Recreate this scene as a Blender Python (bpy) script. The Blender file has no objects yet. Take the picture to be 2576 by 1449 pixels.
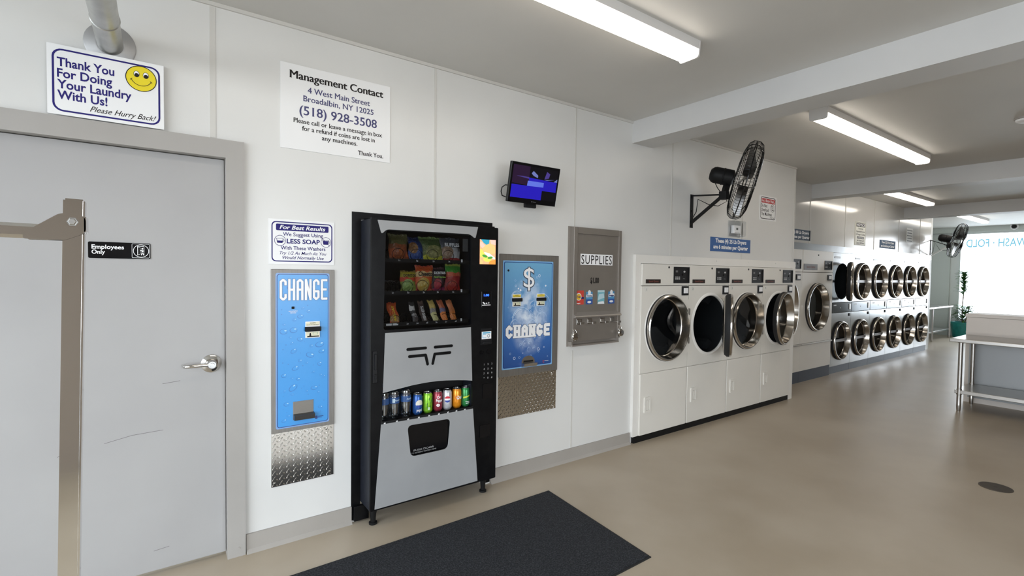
import bpy, bmesh, math, random
from mathutils import Vector, Matrix
random.seed(7)
scn = bpy.context.scene
COL = scn.collection
PI = math.pi

# ------------------------------------------------------------------ camera
cam_d = bpy.data.cameras.new('camera')
cam = bpy.data.objects.new('camera', cam_d); COL.objects.link(cam)
cam_d.sensor_fit = 'HORIZONTAL'; cam_d.sensor_width = 36.0
cam_d.lens = 36.0 * 1241.486 / 2576.0
cam_d.clip_start = 0.05; cam_d.clip_end = 200
yaw, pit, rol = (math.radians(a) for a in (54.2256, -1.7727, 0.7402))
fw = Vector((math.cos(yaw)*math.cos(pit), math.sin(yaw)*math.cos(pit), math.sin(pit)))
rt = Vector((math.sin(yaw), -math.cos(yaw), 0)); up = rt.cross(fw)
rt2 = math.cos(rol)*rt + math.sin(rol)*up; up2 = -math.sin(rol)*rt + math.cos(rol)*up
M = Matrix((rt2, up2, -fw)).transposed().to_4x4()
M.translation = Vector((0, -2.879, 1.489))
cam.matrix_world = M
scn.camera = cam

# ------------------------------------------------------------------ world, daylight, exposure
SKY = 10.5
world = bpy.data.worlds.new('world'); scn.world = world; world.use_nodes = True
wn = world.node_tree.nodes; wl = world.node_tree.links
bg = wn['Background']; bg.inputs['Strength'].default_value = SKY
tc = wn.new('ShaderNodeTexCoord'); sep = wn.new('ShaderNodeSeparateXYZ'); cr = wn.new('ShaderNodeValToRGB')
wl.new(tc.outputs['Generated'], sep.inputs[0]); wl.new(sep.outputs['Z'], cr.inputs[0])
cr.color_ramp.elements[0].color = (0.90, 0.95, 1.0, 1); cr.color_ramp.elements[0].position = 0.0
cr.color_ramp.elements[1].color = (0.72, 0.86, 1.0, 1); cr.color_ramp.elements[1].position = 0.8
wl.new(cr.outputs[0], bg.inputs['Color'])
scn.view_settings.view_transform = 'Standard'; scn.view_settings.look = 'None'
scn.view_settings.gamma = 1.0; scn.view_settings.use_curve_mapping = False
scn.view_settings.exposure = -0.38
LAMP = 10.5
def portal(loc, rot, sx, sy):
    d = bpy.data.lights.new('window_portal', 'AREA'); d.shape = 'RECTANGLE'; d.size = sx; d.size_y = sy
    d.cycles.is_portal = True
    o = bpy.data.objects.new('window_portal', d); COL.objects.link(o); o.location = loc; o.rotation_euler = rot
portal((16.9, -0.84, 1.545), (0, math.radians(90), 0), 2.16, 3.1)
portal((-2.36, -2.72, 1.38), (0, math.radians(-90), 0), 2.55, 4.5)
portal((1.3, -5.26, 1.18), (math.radians(90), 0, 0), 2.3, 2.3)

# ------------------------------------------------------------------ materials
MATS = {}
def mat(name, col, rough=0.5, metal=0.0, spec=0.5, emit=0.0, ecol=None, coat=0.0):
    if name in MATS: return MATS[name]
    m = bpy.data.materials.new(name); m.use_nodes = True
    b = m.node_tree.nodes['Principled BSDF']
    b.inputs['Base Color'].default_value = (*col, 1); b.inputs['Roughness'].default_value = rough
    b.inputs['Metallic'].default_value = metal; b.inputs['Specular IOR Level'].default_value = spec
    b.inputs['Coat Weight'].default_value = coat
    if emit:
        b.inputs['Emission Color'].default_value = (*(ecol or col), 1); b.inputs['Emission Strength'].default_value = emit
    MATS[name] = m
    return m
def noisy(name, c1, c2, scale, rough=0.5, metal=0.0, bump=0.0, bscale=None, detail=4, lo=0.35, hi=0.65, rvar=0.0, stretch=None, spec=0.5):
    m = mat(name, c1, rough, metal, spec)
    nt = m.node_tree; n = nt.nodes; l = nt.links; b = n['Principled BSDF']
    t = n.new('ShaderNodeTexCoord'); mp = n.new('ShaderNodeMapping'); l.new(t.outputs['Object'], mp.inputs[0])
    if stretch: mp.inputs['Scale'].default_value = stretch
    z = n.new('ShaderNodeTexNoise'); z.inputs['Scale'].default_value = scale; z.inputs['Detail'].default_value = detail
    l.new(mp.outputs[0], z.inputs['Vector'])
    r = n.new('ShaderNodeValToRGB'); l.new(z.outputs['Fac'], r.inputs[0])
    r.color_ramp.elements[0].color = (*c1, 1); r.color_ramp.elements[0].position = lo
    r.color_ramp.elements[1].color = (*c2, 1); r.color_ramp.elements[1].position = hi
    l.new(r.outputs[0], b.inputs['Base Color'])
    if rvar:
        mr = n.new('ShaderNodeMapRange'); l.new(z.outputs['Fac'], mr.inputs[0])
        mr.inputs['To Min'].default_value = rough - rvar; mr.inputs['To Max'].default_value = rough + rvar
        l.new(mr.outputs[0], b.inputs['Roughness'])
    if bump:
        z2 = n.new('ShaderNodeTexNoise'); z2.inputs['Scale'].default_value = bscale or scale*8; z2.inputs['Detail'].default_value = 3
        l.new(mp.outputs[0], z2.inputs['Vector'])
        bp = n.new('ShaderNodeBump'); bp.inputs['Strength'].default_value = bump; bp.inputs['Distance'].default_value = 0.002
        l.new(z2.outputs['Fac'], bp.inputs['Height']); l.new(bp.outputs[0], b.inputs['Normal'])
    return m
def glass(name, tint=(1, 1, 1), rough=0.0, ior=1.5, boost=1.0):
    m = bpy.data.materials.new(name); m.use_nodes = True; nt = m.node_tree; n = nt.nodes; l = nt.links
    n.remove(n['Principled BSDF'])
    tr = n.new('ShaderNodeBsdfTransparent'); tr.inputs[0].default_value = (*tint, 1)
    gl = n.new('ShaderNodeBsdfGlossy'); gl.inputs['Roughness'].default_value = rough
    lw = n.new('ShaderNodeLayerWeight'); lw.inputs[0].default_value = 0.5
    pw = n.new('ShaderNodeMath'); pw.operation = 'POWER'; pw.inputs[1].default_value = 5.0; l.new(lw.outputs['Facing'], pw.inputs[0])
    mu = n.new('ShaderNodeMath'); mu.operation = 'MULTIPLY_ADD'; mu.inputs[1].default_value = 0.9; mu.inputs[2].default_value = 0.04*boost; mu.use_clamp = True
    mx = n.new('ShaderNodeMixShader'); l.new(pw.outputs[0], mu.inputs[0]); l.new(mu.outputs[0], mx.inputs[0])
    l.new(tr.outputs[0], mx.inputs[1]); l.new(gl.outputs[0], mx.inputs[2]); l.new(mx.outputs[0], n['Material Output'].inputs[0])
    MATS[name] = m
    return m
frp = noisy('frp_panel', (0.66, 0.655, 0.635), (0.70, 0.695, 0.675), 1.2, 0.30, bump=0.10, bscale=90, rvar=0.04)
frp_far = noisy('frp_panel_glossy', (0.66, 0.655, 0.635), (0.70, 0.695, 0.675), 1.2, 0.135, bump=0.05, bscale=60, rvar=0.02)
seam_m = mat('frp_seam', (0.60, 0.585, 0.55), 0.4)
ceil_m = noisy('ceiling_paint', (0.61, 0.595, 0.565), (0.64, 0.625, 0.595), 1.5, 0.55, bump=0.05, bscale=150)
beam_m = noisy('beam_paint', (0.60, 0.595, 0.585), (0.63, 0.625, 0.615), 2, 0.5)
floor_m = noisy('floor_epoxy', (0.385, 0.315, 0.23), (0.455, 0.385, 0.295), 1.6, 0.36, bump=0.06, bscale=60, detail=8, rvar=0.07)
base_m = noisy('baseboard_vinyl', (0.34, 0.315, 0.285), (0.365, 0.34, 0.31), 3, 0.45)
wall_m = mat('painted_wall', (0.74, 0.76, 0.74), 0.5)
graywall = mat('grey_green_panel', (0.60, 0.64, 0.61), 0.5)
door_m = noisy('door_paint', (0.36, 0.352, 0.348), (0.385, 0.377, 0.372), 2.0, 0.42, bump=0.04, bscale=120)
frame_m = noisy('door_frame_paint', (0.355, 0.337, 0.315), (0.375, 0.357, 0.335), 3, 0.38)
white_m = noisy('white_enamel', (0.74, 0.715, 0.66), (0.765, 0.74, 0.685), 2.0, 0.28)
trimw = noisy('white_trim', (0.78, 0.76, 0.72), (0.81, 0.79, 0.75), 4, 0.35)
steel = noisy('stainless_steel', (0.50, 0.485, 0.465), (0.54, 0.525, 0.505), 2.5, 0.30, 1.0, rvar=0.03)
brushed = noisy('brushed_grey_steel', (0.22, 0.205, 0.188), (0.25, 0.235, 0.215), 8, 0.45, 0.7, rvar=0.04, stretch=(10, 10, 1))
steelb = noisy('dryer_front_steel', (0.46, 0.47, 0.48), (0.52, 0.53, 0.54), 3, 0.18, 1.0, bump=0.55, bscale=3.0)
chrome = mat('chrome', (0.62, 0.60, 0.57), 0.09, 1.0)
rim_m = mat('door_ring_steel', (0.50, 0.47, 0.43), 0.14, 1.0)
black = noisy('black_powdercoat', (0.0035, 0.0035, 0.004), (0.006, 0.006, 0.0065), 20, 0.32, spec=0.16)
blackg = mat('black_gloss', (0.004, 0.004, 0.005), 0.12, spec=0.3)
blackm = mat('black_matt', (0.006, 0.006, 0.0065), 0.55, spec=0.25)
sidem = noisy('navy_black_side', (0.010, 0.012, 0.018), (0.014, 0.016, 0.024), 30, 0.45, spec=0.3)
rubber = mat('rubber', (0.012, 0.012, 0.013), 0.7)
grayp = noisy('grey_plastic_panel', (0.285, 0.29, 0.295), (0.31, 0.315, 0.32), 4, 0.35)
darkbrown = mat('dark_brown_plastic', (0.024, 0.016, 0.013), 0.45, spec=0.2)
darkp = mat('dark_control_plastic', (0.011, 0.011, 0.012), 0.4, spec=0.2)
kickblue = mat('dark_slate_kick', (0.035, 0.045, 0.065), 0.5)
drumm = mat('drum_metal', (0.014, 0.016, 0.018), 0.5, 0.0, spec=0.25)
dark_in = mat('dark_interior', (0.007, 0.007, 0.0075), 0.6, spec=0.2)
white_s = mat('sign_white', (0.82, 0.82, 0.82), 0.35)
white_p = mat('print_white', (0.85, 0.85, 0.86), 0.4)
ink_navy = mat('print_navy', (0.020, 0.014, 0.15), 0.55, spec=0.25)
ink_black = mat('print_black', (0.012, 0.009, 0.009), 0.55, spec=0.25)
ink_slate = mat('print_slate_blue', (0.07, 0.07, 0.17), 0.55, spec=0.25)
ink_red = mat('print_red', (0.50, 0.03, 0.03), 0.4)
ink_yel = mat('print_yellow', (0.78, 0.63, 0.01), 0.4)
signblue = mat('sign_blue', (0.045, 0.115, 0.30), 0.5, spec=0.2)
signslate = mat('sign_slate', (0.075, 0.105, 0.155), 0.6, spec=0.15)
cleargl = glass('clear_glass'); MATS['clear_glass'] = cleargl
dglass = glass('dryer_glass', (0.45, 0.47, 0.48), 0.01, 1.5, 1.3)
vglass = glass('vending_glass', (0.74, 0.75, 0.76), 0.0, 1.45, 0.6)
plasticgl = glass('clear_plastic', (0.94, 0.95, 0.96), 0.04, 1.45, 1.5)
lens = mat('lamp_lens', (0.95, 0.93, 0.9), 0.4, emit=LAMP, ecol=(1.0, 0.92, 0.81))
housing = mat('lamp_housing', (0.72, 0.70, 0.68), 0.45)

# ------------------------------------------------------------------ mesh helpers (world coordinates)
def nb(): return bmesh.new()
def box(bm, x0, x1, y0, y1, z0, z1, bev=0.0, seg=2):
    r = bmesh.ops.create_cube(bm, size=1.0); vs = r['verts']
    for v in vs:
        v.co = Vector(((x0+x1)/2 + v.co.x*(x1-x0), (y0+y1)/2 + v.co.y*(y1-y0), (z0+z1)/2 + v.co.z*(z1-z0)))
    if bev:
        es = {e for v in vs for e in v.link_edges}
        bmesh.ops.bevel(bm, geom=list(es), offset=bev, segments=seg, profile=0.5, affect='EDGES')
    return bm
def frame_from(d):
    d = Vector(d).normalized(); a = Vector((0, 0, 1)) if abs(d.z) < 0.9 else Vector((1, 0, 0))
    u = a.cross(d).normalized(); return u, d.cross(u).normalized(), d
def lathe(bm, c, axis, prof, n=32, closed=False):
    """prof: list of (radius, distance along axis)"""
    u, v, d = frame_from(axis); c = Vector(c); rings = []
    for r, h in prof:
        if r <= 1e-6: rings.append([bm.verts.new(c + d*h)])
        else: rings.append([bm.verts.new(c + d*h + (u*math.cos(2*PI*i/n) + v*math.sin(2*PI*i/n))*r) for i in range(n)])
    for a, b in zip(rings, rings[1:] + ([rings[0]] if closed else [])):
        for i in range(n):
            j = (i+1) % n
            if len(a) == 1 and len(b) == 1: continue
            if len(a) == 1: bm.faces.new((a[0], b[j], b[i]))
            elif len(b) == 1: bm.faces.new((a[i], a[j], b[0]))
            else: bm.faces.new((a[i], a[j], b[j], b[i]))
    return bm
def cyl(bm, p0, p1, r, n=20, r2=None):
    p0 = Vector(p0); p1 = Vector(p1); L = (p1-p0).length
    return lathe(bm, p0, p1-p0, [(0, 0), (r, 0), (r2 if r2 is not None else r, L), (0, L)], n)
def tube(bm, pts, r, n=8, cap=True):
    pts = [Vector(p) for p in pts]; prev = None; rings = []
    for i, p in enumerate(pts):
        d = (pts[min(i+1, len(pts)-1)] - pts[max(i-1, 0)]).normalized()
        if prev is None: u, v, _ = frame_from(d)
        else:
            u = (prev - d*prev.dot(d)).normalized(); v = d.cross(u)
        prev = u
        rings.append([bm.verts.new(p + (u*math.cos(2*PI*k/n) + v*math.sin(2*PI*k/n))*r) for k in range(n)])
    for a, b in zip(rings, rings[1:]):
        for k in range(n): bm.faces.new((a[k], a[(k+1) % n], b[(k+1) % n], b[k]))
    if cap: bm.faces.new(rings[0][::-1]); bm.faces.new(rings[-1])
    return bm
def bar(bm, p0, p1, w, h, side=(0, 0, 1)):
    """rectangular bar between two points"""
    p0 = Vector(p0); p1 = Vector(p1); d = (p1-p0).normalized(); s = Vector(side); u = d.cross(s).normalized(); v = u.cross(d)
    q = [(-1, -1), (1, -1), (1, 1), (-1, 1)]
    A = [bm.verts.new(p0 + u*a*w/2 + v*b*h/2) for a, b in q]; B = [bm.verts.new(p1 + u*a*w/2 + v*b*h/2) for a, b in q]
    bm.faces.new(A[::-1]); bm.faces.new(B)
    for i in range(4): bm.faces.new((A[i], A[(i+1) % 4], B[(i+1) % 4], B[i]))
    return bm
def rrect(x0, x1, z0, z1, r, n=5):
    P = []
    for cx, cz, a in ((x1-r, z1-r, 0), (x0+r, z1-r, 90), (x0+r, z0+r, 180), (x1-r, z0+r, 270)):
        for i in range(n+1):
            t = math.radians(a + 90*i/n); P.append((cx + r*math.cos(t), cz + r*math.sin(t)))
    return P
def ell(cx, cz, rx, rz=None, n=28, a0=0, a1=360, rot=0):
    rz = rz or rx; k = n if a1-a0 >= 360 else n+1; c, s = math.cos(rot), math.sin(rot); P = []
    for i in range(k):
        t = math.radians(a0 + (a1-a0)*i/n); x, z = rx*math.cos(t), rz*math.sin(t)
        P.append((cx + x*c - z*s, cz + x*s + z*c))
    return P
def roundpoly(pts, rs, n=6):
    """polygon with rounded corners"""
    out = []; m = len(pts)
    for i in range(m):
        p = Vector(pts[i]); a = (Vector(pts[i-1])-p); b = (Vector(pts[(i+1) % m])-p); r = rs[i] if isinstance(rs, (list, tuple)) else rs
        if r <= 0: out.append(tuple(p)); continue
        p0 = p + a.normalized()*r; p1 = p + b.normalized()*r
        for k in range(n+1):
            t = k/n; q = p0*(1-t)**2 + p*2*t*(1-t) + p1*t*t; out.append(tuple(q))
    return out
def plate(bm, outer, holes=(), y0=0.0, y1=0.0, plane='xz', mi=0):
    """flat plate with holes, outline in the plane, between y0 and y1 on the third axis (y0 == y1: single sheet)"""
    def P(a, b, c):
        return Vector((a, c, b)) if plane == 'xz' else (Vector((a, b, c)) if plane == 'xy' else Vector((c, a, b)))
    edges = []
    for loop in [outer] + list(holes):
        vs = [bm.verts.new(P(a, b, y0)) for a, b in loop]
        for i in range(len(vs)): edges.append(bm.edges.new((vs[i], vs[(i+1) % len(vs)])))
    if not holes and len(outer) <= 4:
        f = [bm.faces.new([e.verts[0] for e in edges])]
    else:
        g = bmesh.ops.triangle_fill(bm, use_beauty=True, use_dissolve=False, edges=edges)
        f = [x for x in g['geom'] if isinstance(x, bmesh.types.BMFace)]
    for x in f: x.material_index = mi
    if y0 != y1:
        e = bmesh.ops.extrude_face_region(bm, geom=f)
        vs = [x for x in e['geom'] if isinstance(x, bmesh.types.BMVert)]
        d = P(0, 0, y1-y0)
        for v in vs: v.co += d
        for x in e['geom']:
            if isinstance(x, bmesh.types.BMFace): x.material_index = mi
    return bm
def stroke(bm, pts, w, y0, y1, n=6, mi=0, square=False, step=0.00006):
    """stroke along 2D points as capsules (or square-ended bars), each a hair in front of the last"""
    for i, ((ax, az), (bx, bz)) in enumerate(zip(pts, pts[1:])):
        a = math.degrees(math.atan2(bz-az, bx-ax)); d = -step*i
        if square:
            c, s_ = math.cos(math.radians(a)), math.sin(math.radians(a)); h = w/2
            e0 = h*(square if i == 0 else 0.414); e = h*(square if i == len(pts)-2 else 0.414)
            P = [(bx+c*e+s_*h, bz+s_*e-c*h), (bx+c*e-s_*h, bz+s_*e+c*h), (ax-c*e0-s_*h, az-s_*e0+c*h), (ax-c*e0+s_*h, az-s_*e0-c*h)]
        else:
            P = [(bx + w/2*math.cos(math.radians(a-90+180*k/n)), bz + w/2*math.sin(math.radians(a-90+180*k/n))) for k in range(n+1)]
            P += [(ax + w/2*math.cos(math.radians(a+90+180*k/n)), az + w/2*math.sin(math.radians(a+90+180*k/n))) for k in range(n+1)]
        plate(bm, P, (), y0+d, y1+d, mi=mi)
    return bm
def text2d(s, size, align='C', bold=0.0, shear=0.0, sx=1.0, spacing=1.0):
    """text as a flat mesh; returns verts [(u, v)], faces"""
    c = bpy.data.curves.new('t', 'FONT'); c.body = s; c.size = size; c.offset = bold*size; c.shear = shear
    c.space_character = spacing; c.resolution_u = 3
    c.align_x = {'C': 'CENTER', 'L': 'LEFT', 'R': 'RIGHT'}[align]
    o = bpy.data.objects.new('t', c); COL.objects.link(o)
    me = bpy.data.meshes.new_from_object(o)
    V = [(v.co.x*sx, v.co.y) for v in me.vertices]; F = [tuple(p.vertices) for p in me.polygons]
    bpy.data.objects.remove(o); bpy.data.curves.remove(c); bpy.data.meshes.remove(me)
    return V, F
def text(bm, s, u, v, size, y, align='C', bold=0.0, shear=0.0, sx=1.0, spacing=1.0, fit=None, height=None, mi=0, wrap=None, serif=0.0, fat=0.0, place=None):
    """text in the XZ plane at y (facing -y). fit=(width): scale horizontally to this width. wrap=(cx, cy, R): bend round a can"""
    V, F = text2d(s, size, 'L', bold, shear, 1.0, spacing)
    if not V: return bm
    x0 = min(a for a, b in V); x1 = max(a for a, b in V)
    k = (fit/(x1-x0)) if fit else sx
    kz = 1.0
    if height:
        kz = height/max(b for a, b in V)
    ox = {'C': -(x0+x1)/2, 'L': -x0, 'R': -x1}[align]
    quads = []
    if serif:
        cnt = {}
        for f in F:
            for i in range(len(f)):
                e = tuple(sorted((f[i], f[(i+1) % len(f)]))); cnt[e] = cnt.get(e, 0)+1
        tv = {}
        for (a, b), n in cnt.items():
            if n == 1 and abs(V[a][1]-V[b][1]) < size*0.004 and size*0.02 < abs(V[a][0]-V[b][0]) < size*0.3:
                xa, xb = sorted((V[a][0], V[b][0])); z = V[a][1]
                up_ = z > size*0.2
                h = size*0.035*(-1 if up_ else 1); s_ = serif*size
                quads.append([(xa-s_, z), (xb+s_, z), (xb+s_, z+h), (xa-s_, z+h)])
    lift = [0.0]
    def put(a, b):
        X = u + (a+ox)*k; Z = v + b*kz
        if place: return Vector(place(X, Z)) + Vector((0, -lift[0], 0))
        if wrap:
            cx, cy, R = wrap; t = (X-cx)/R
            return Vector((cx + R*math.sin(t), cy - R*math.cos(t), Z))
        return Vector((X, y-lift[0], Z))
    shifts = (0,) if not fat else (-fat*size, -fat*size*0.5, 0, fat*size*0.5, fat*size)
    for j, s_ in enumerate(shifts):
        lift[0] = j*0.00006
        vs = [bm.verts.new(put(a+s_, b)) for a, b in V]
        for f in F:
            try: bm.faces.new([vs[i] for i in f]).material_index = mi
            except ValueError: pass
    lift[0] = 0.0004 if fat else 0.00006
    for q in quads:
        lift[0] += 0.000002
        bm.faces.new([bm.verts.new(put(a, b)) for a, b in q]).material_index = mi
    return bm
def flatart(bm, poly, y, mi=0): return plate(bm, poly, (), y, y, mi=mi)
def ringart(bm, outer, inner, y, mi=0): return plate(bm, outer, [inner], y, y, mi=mi)

# ------------------------------------------------------------------ objects
def props(o, label=None, cat=None, group=None, kind=None):
    if label: o['label'] = label
    if cat: o['category'] = cat
    if group: o['group'] = group
    if kind: o['kind'] = kind
    return o
def mesh_obj(name, bm, mats, origin=(0, 0, 0), parent=None, smooth=None, fixn=True):
    O = Vector(origin)
    for v in bm.verts: v.co -= O
    if fixn: bmesh.ops.recalc_face_normals(bm, faces=bm.faces)
    me = bpy.data.meshes.new(name); bm.to_mesh(me); bm.free()
    for m in (mats if isinstance(mats, (list, tuple)) else [mats]): me.materials.append(m)
    if smooth:
        for p in me.polygons: p.use_smooth = True
        me.set_sharp_from_angle(angle=math.radians(smooth))
    o = bpy.data.objects.new(name, me); COL.objects.link(o)
    if parent: o.parent = parent
    else: o.location = O
    return o
class Thing:
    """an Empty at the thing's base that parents its parts; parts are drawn in world coordinates"""
    def __init__(s, name, label, cat, loc, group=None):
        s.o = bpy.data.objects.new(name, None); COL.objects.link(s.o); s.o.location = loc; s.O = Vector(loc)
        s.o.empty_display_size = 0.05; props(s.o, label, cat, group)
    def part(s, name, bm, mats, parent=None, smooth=None, label=None, fixn=True):
        p = mesh_obj(name, bm, mats, s.O, parent or s.o, smooth, fixn)
        if label: p['label'] = label
        return p
class Solo(Thing):
    """a thing whose root is itself a mesh"""
    def __init__(s, name, bm, mats, label, cat, loc, group=None, smooth=None, fixn=True):
        s.O = Vector(loc); s.o = mesh_obj(name, bm, mats, loc, None, smooth, fixn); props(s.o, label, cat, group)
def struct(name, bm, m, smooth=None): return props(mesh_obj(name, bm, m, smooth=smooth), kind='structure')
def copy_tree(o, parent=None):
    c = o.copy(); COL.objects.link(c); c.parent = parent
    for ch in list(o.children): copy_tree(ch, c)
    return c

# ================================================================== THE ROOM
CE = 2.80; XL, XB, YR = -2.3, 16.8, -5.2
bm = nb(); box(bm, XL-0.1, XB+0.1, YR-0.1, 2.2, -0.1, 0.0); struct('floor', bm, floor_m)
bm = nb(); box(bm, XL-0.1, XB+0.1, YR-0.1, 2.2, CE, CE+0.1); struct('ceiling', bm, ceil_m)
R4 = lambda x0, x1, z0, z1: [(x0, z0), (x1, z0), (x1, z1), (x0, z1)]
# left wall, near run (y = 0) with openings for the door, the vending machine and the white dryers
bm = nb()
plate(bm, [(XL, 0), (-0.80, 0), (-0.80, 2.075), (0.31, 2.075), (0.31, 0), (0.96, 0), (0.96, 1.80), (1.85, 1.80), (1.85, 0), (3.437, 0),
           (3.437, 1.588), (6.189, 1.588), (6.189, 0), (6.295, 0), (6.295, CE), (XL, CE)], (), 0.0, 0.12)
struct('wall_left', bm, frp)
bm = nb(); plate(bm, [(6.20, 0), (6.295, 0), (6.295, CE), (6.20, CE)], (), 0.12, 0.40); struct('wall_left_return', bm, frp)
# recessed run over the big and the stacked dryers
FY = 0.38
bm = nb(); plate(bm, [(6.295, 1.88), (12.93, 1.88), (12.93, 0), (13.05, 0), (13.05, CE), (6.295, CE)], (), FY, FY+0.12); struct('wall_left_recess', bm, frp_far)
bm = nb(); plate(bm, R4(FY, 1.45, 0, CE), (), 13.04, 13.14, plane='yz'); struct('wall_left_end', bm, wall_m)
bm = nb(); plate(bm, R4(13.05, XB, 0, CE), (), 1.45, 1.55); struct('wall_left_far', bm, wall_m)
bm = nb(); plate(bm, R4(XL, XB, 0, CE), [R4(0.1, 2.5, 0.0, 2.35)], YR-0.12, YR); struct('wall_right', bm, mat('painted_tan', (0.27, 0.225, 0.185), 0.55))
w = Thing('window_3', None, None, (1.3, YR, 0.0)); props(w.o, kind='structure')
bm = nb(); plate(bm, R4(0.1, 2.5, 0.0, 2.35), [R4(0.16, 1.27, 0.06, 2.29), R4(1.33, 2.44, 0.06, 2.29)], YR-0.08, YR-0.02)
w.part('window_frame', bm, mat('bronze_frame', (0.10, 0.085, 0.075), 0.4, 0.5))
bm = nb(); plate(bm, R4(0.16, 2.44, 0.06, 2.29), (), YR-0.05, YR-0.05); w.part('pane', bm, cleargl)
# service space behind the left wall
bm = nb(); plate(bm, R4(XL, 13.05, 0, CE), (), 2.0, 2.1); struct('wall_service', bm, wall_m)
# back wall with the shop window
bm = nb()
plate(bm, R4(YR, 1.45, 0, CE), [R4(-2.45, 0.775, 0.40, 2.67)], XB, XB+0.15, plane='yz'); struct('wall_back', bm, wall_m)
bm = nb(); plate(bm, R4(0.90, 1.40, 0.0, 2.63), (), XB-0.03, XB-0.002, plane='yz'); struct('trim_1', bm, graywall)
bm = nb(); plate(bm, R4(YR, 1.45, 2.665, CE), (), XB-0.10, XB-0.032, plane='yz'); struct('trim_2', bm, graywall)
w = Thing('window_1', None, None, (XB, -2.4, 0.45)); props(w.o, kind='structure')
bm = nb(); plate(bm, R4(-2.45, 0.775, 0.40, 2.67), [R4(-2.38, -1.03, 0.47, 2.62), R4(-0.97, 0.70, 0.47, 2.62)], XB-0.02, XB+0.08, plane='yz')
w.part('window_frame', bm, mat('window_frame_paint', (0.72, 0.75, 0.74), 0.4))
bm = nb(); plate(bm, R4(-2.38, 0.70, 0.47, 2.62), (), XB+0.035, XB+0.035, plane='yz'); w.part('pane', bm, cleargl)
bm = nb()
pl = lambda X, Z: (XB+0.030, X, Z)      # seen from inside the lettering on the shop window reads mirrored
text(bm, 'WASH \u00b7 FOLD', 0.06, 2.29, 0.26, 0, bold=0.022, fit=1.10, height=0.20, place=pl)
w.part('window_lettering', bm, glass('vinyl_cyan', (0.035, 0.085, 0.105), 0.4), label='blue wash and fold lettering, mirrored')
bm = nb(); text(bm, 'LAUNDROMAT', 0.42, 2.06, 0.11, 0, fit=0.46, height=0.10, place=pl)
w.part('window_lettering', bm, glass('vinyl_grey', (0.07, 0.11, 0.12), 0.4))
# front end wall behind the camera: storefront glazing
bm = nb(); plate(bm, R4(YR, 0.0, 0, CE), [R4(-5.0, -0.45, 0.06, 2.70)], XL-0.12, XL, plane='yz'); struct('wall_front', bm, wall_m)
w = Thing('window_2', None, None, (XL, -3.2, 0.3)); props(w.o, kind='structure')
bm = nb(); plate(bm, R4(-5.0, -0.45, 0.06, 2.70), [R4(-4.94, -3.52, 0.12, 2.64), R4(-3.46, -2.02, 0.12, 2.64), R4(-1.96, -0.51, 0.12, 2.64)], XL-0.08, XL-0.02, plane='yz')
w.part('window_frame', bm, mat('bronze_frame', (0.10, 0.085, 0.075), 0.4, 0.5))
bm = nb(); plate(bm, R4(-4.94, -0.51, 0.12, 2.64), (), XL-0.05, XL-0.05, plane='yz'); w.part('pane', bm, cleargl)
bm = nb(); box(bm, -14, XL-0.12, -16, 10, -0.14, -0.04); struct('floor_pavement', bm, noisy('pavement', (0.28, 0.27, 0.26), (0.33, 0.32, 0.31), 3, 0.8))
bm = nb(); box(bm, XL-0.12, XB+0.15, -16, YR-0.12, -0.14, -0.04); struct('floor_pavement_side', bm, MATS['pavement'])
bm = nb(); box(bm, XB+0.15, 34, -16, 10, -0.14, -0.04); struct('floor_pavement_far', bm, noisy('concrete_apron', (0.56, 0.55, 0.53), (0.62, 0.61, 0.59), 3, 0.8))
# ceiling beams
for i, (x0, yw, zb) in enumerate(((3.33, 0.0, 2.615), (7.60, FY, 2.60), (11.40, FY, 2.60))):
    bm = nb(); box(bm, x0, x0+0.27, YR, yw, zb, CE); struct('trim_%d' % (41+i), bm, beam_m)
# wall seams (panel joints) and cap strips
n = 3
for k in range(6):
    x = 0.233 + 1.2192*k
    z0 = 2.14 if k == 0 else (1.83 if k == 1 else (0.10 if k < 3 else 1.66))
    if k == 5: x = 6.27
    wd = 0.012 if k == 0 else 0.007
    bm = nb()
    if k == 2:
        box(bm, x-wd, x+wd, -0.003, 0.0, 1.86, CE); box(bm, x-wd, x+wd, -0.003, 0.0, 0.10, 0.88)
    else: box(bm, x-wd, x+wd, -0.003, 0.0, z0, CE)
    struct('trim_%d' % n, bm, seam_m); n += 1
for x in (7.57, 8.78, 9.97, 11.16, 12.35):
    bm = nb(); box(bm, x-0.009, x+0.009, FY-0.004, FY, 1.96, 2.60 if x < 7.8 or 11 < x < 11.6 else CE); struct('trim_%d' % n, bm, seam_m); n += 1
bm = nb(); box(bm, XL, 3.33, -0.012, 0, CE-0.018, CE); struct('trim_%d' % n, bm, seam_m); n += 1
bm = nb(); box(bm, 3.60, 6.295, -0.012, 0, CE-0.018, CE); struct('trim_%d' % n, bm, seam_m); n += 1
# baseboards with the small cove strip
for i, (x0, x1) in enumerate(((0.372, 0.922), (1.90, 3.36))):
    bm = nb(); box(bm, x0, x1, -0.012, 0, 0.018, 0.098); plate(bm, [(-0.012, 0.018), (-0.03, 0.0), (0, 0), (0, 0.018)], (), x0, x1, plane='yz')
    struct('baseboard_left_%d' % (i+1), bm, base_m)
# white surround of the four white dryers
bm = nb()
plate(bm, [(3.372, 0.06), (3.44, 0.06), (3.44, 1.587), (6.19, 1.587), (6.19, 0.0), (6.28, 0.0), (6.28, 1.662), (3.372, 1.662)], (), -0.03, -0.0005)
for x, z in ((3.40, 1.2), (3.40, 0.6), (4.0, 1.635), (4.6, 1.635), (5.2, 1.635), (5.8, 1.635)): cyl(bm, (x, -0.03, z), (x, -0.034, z), 0.008, 8)
struct('trim_%d' % n, bm, trimw); n += 1
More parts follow.
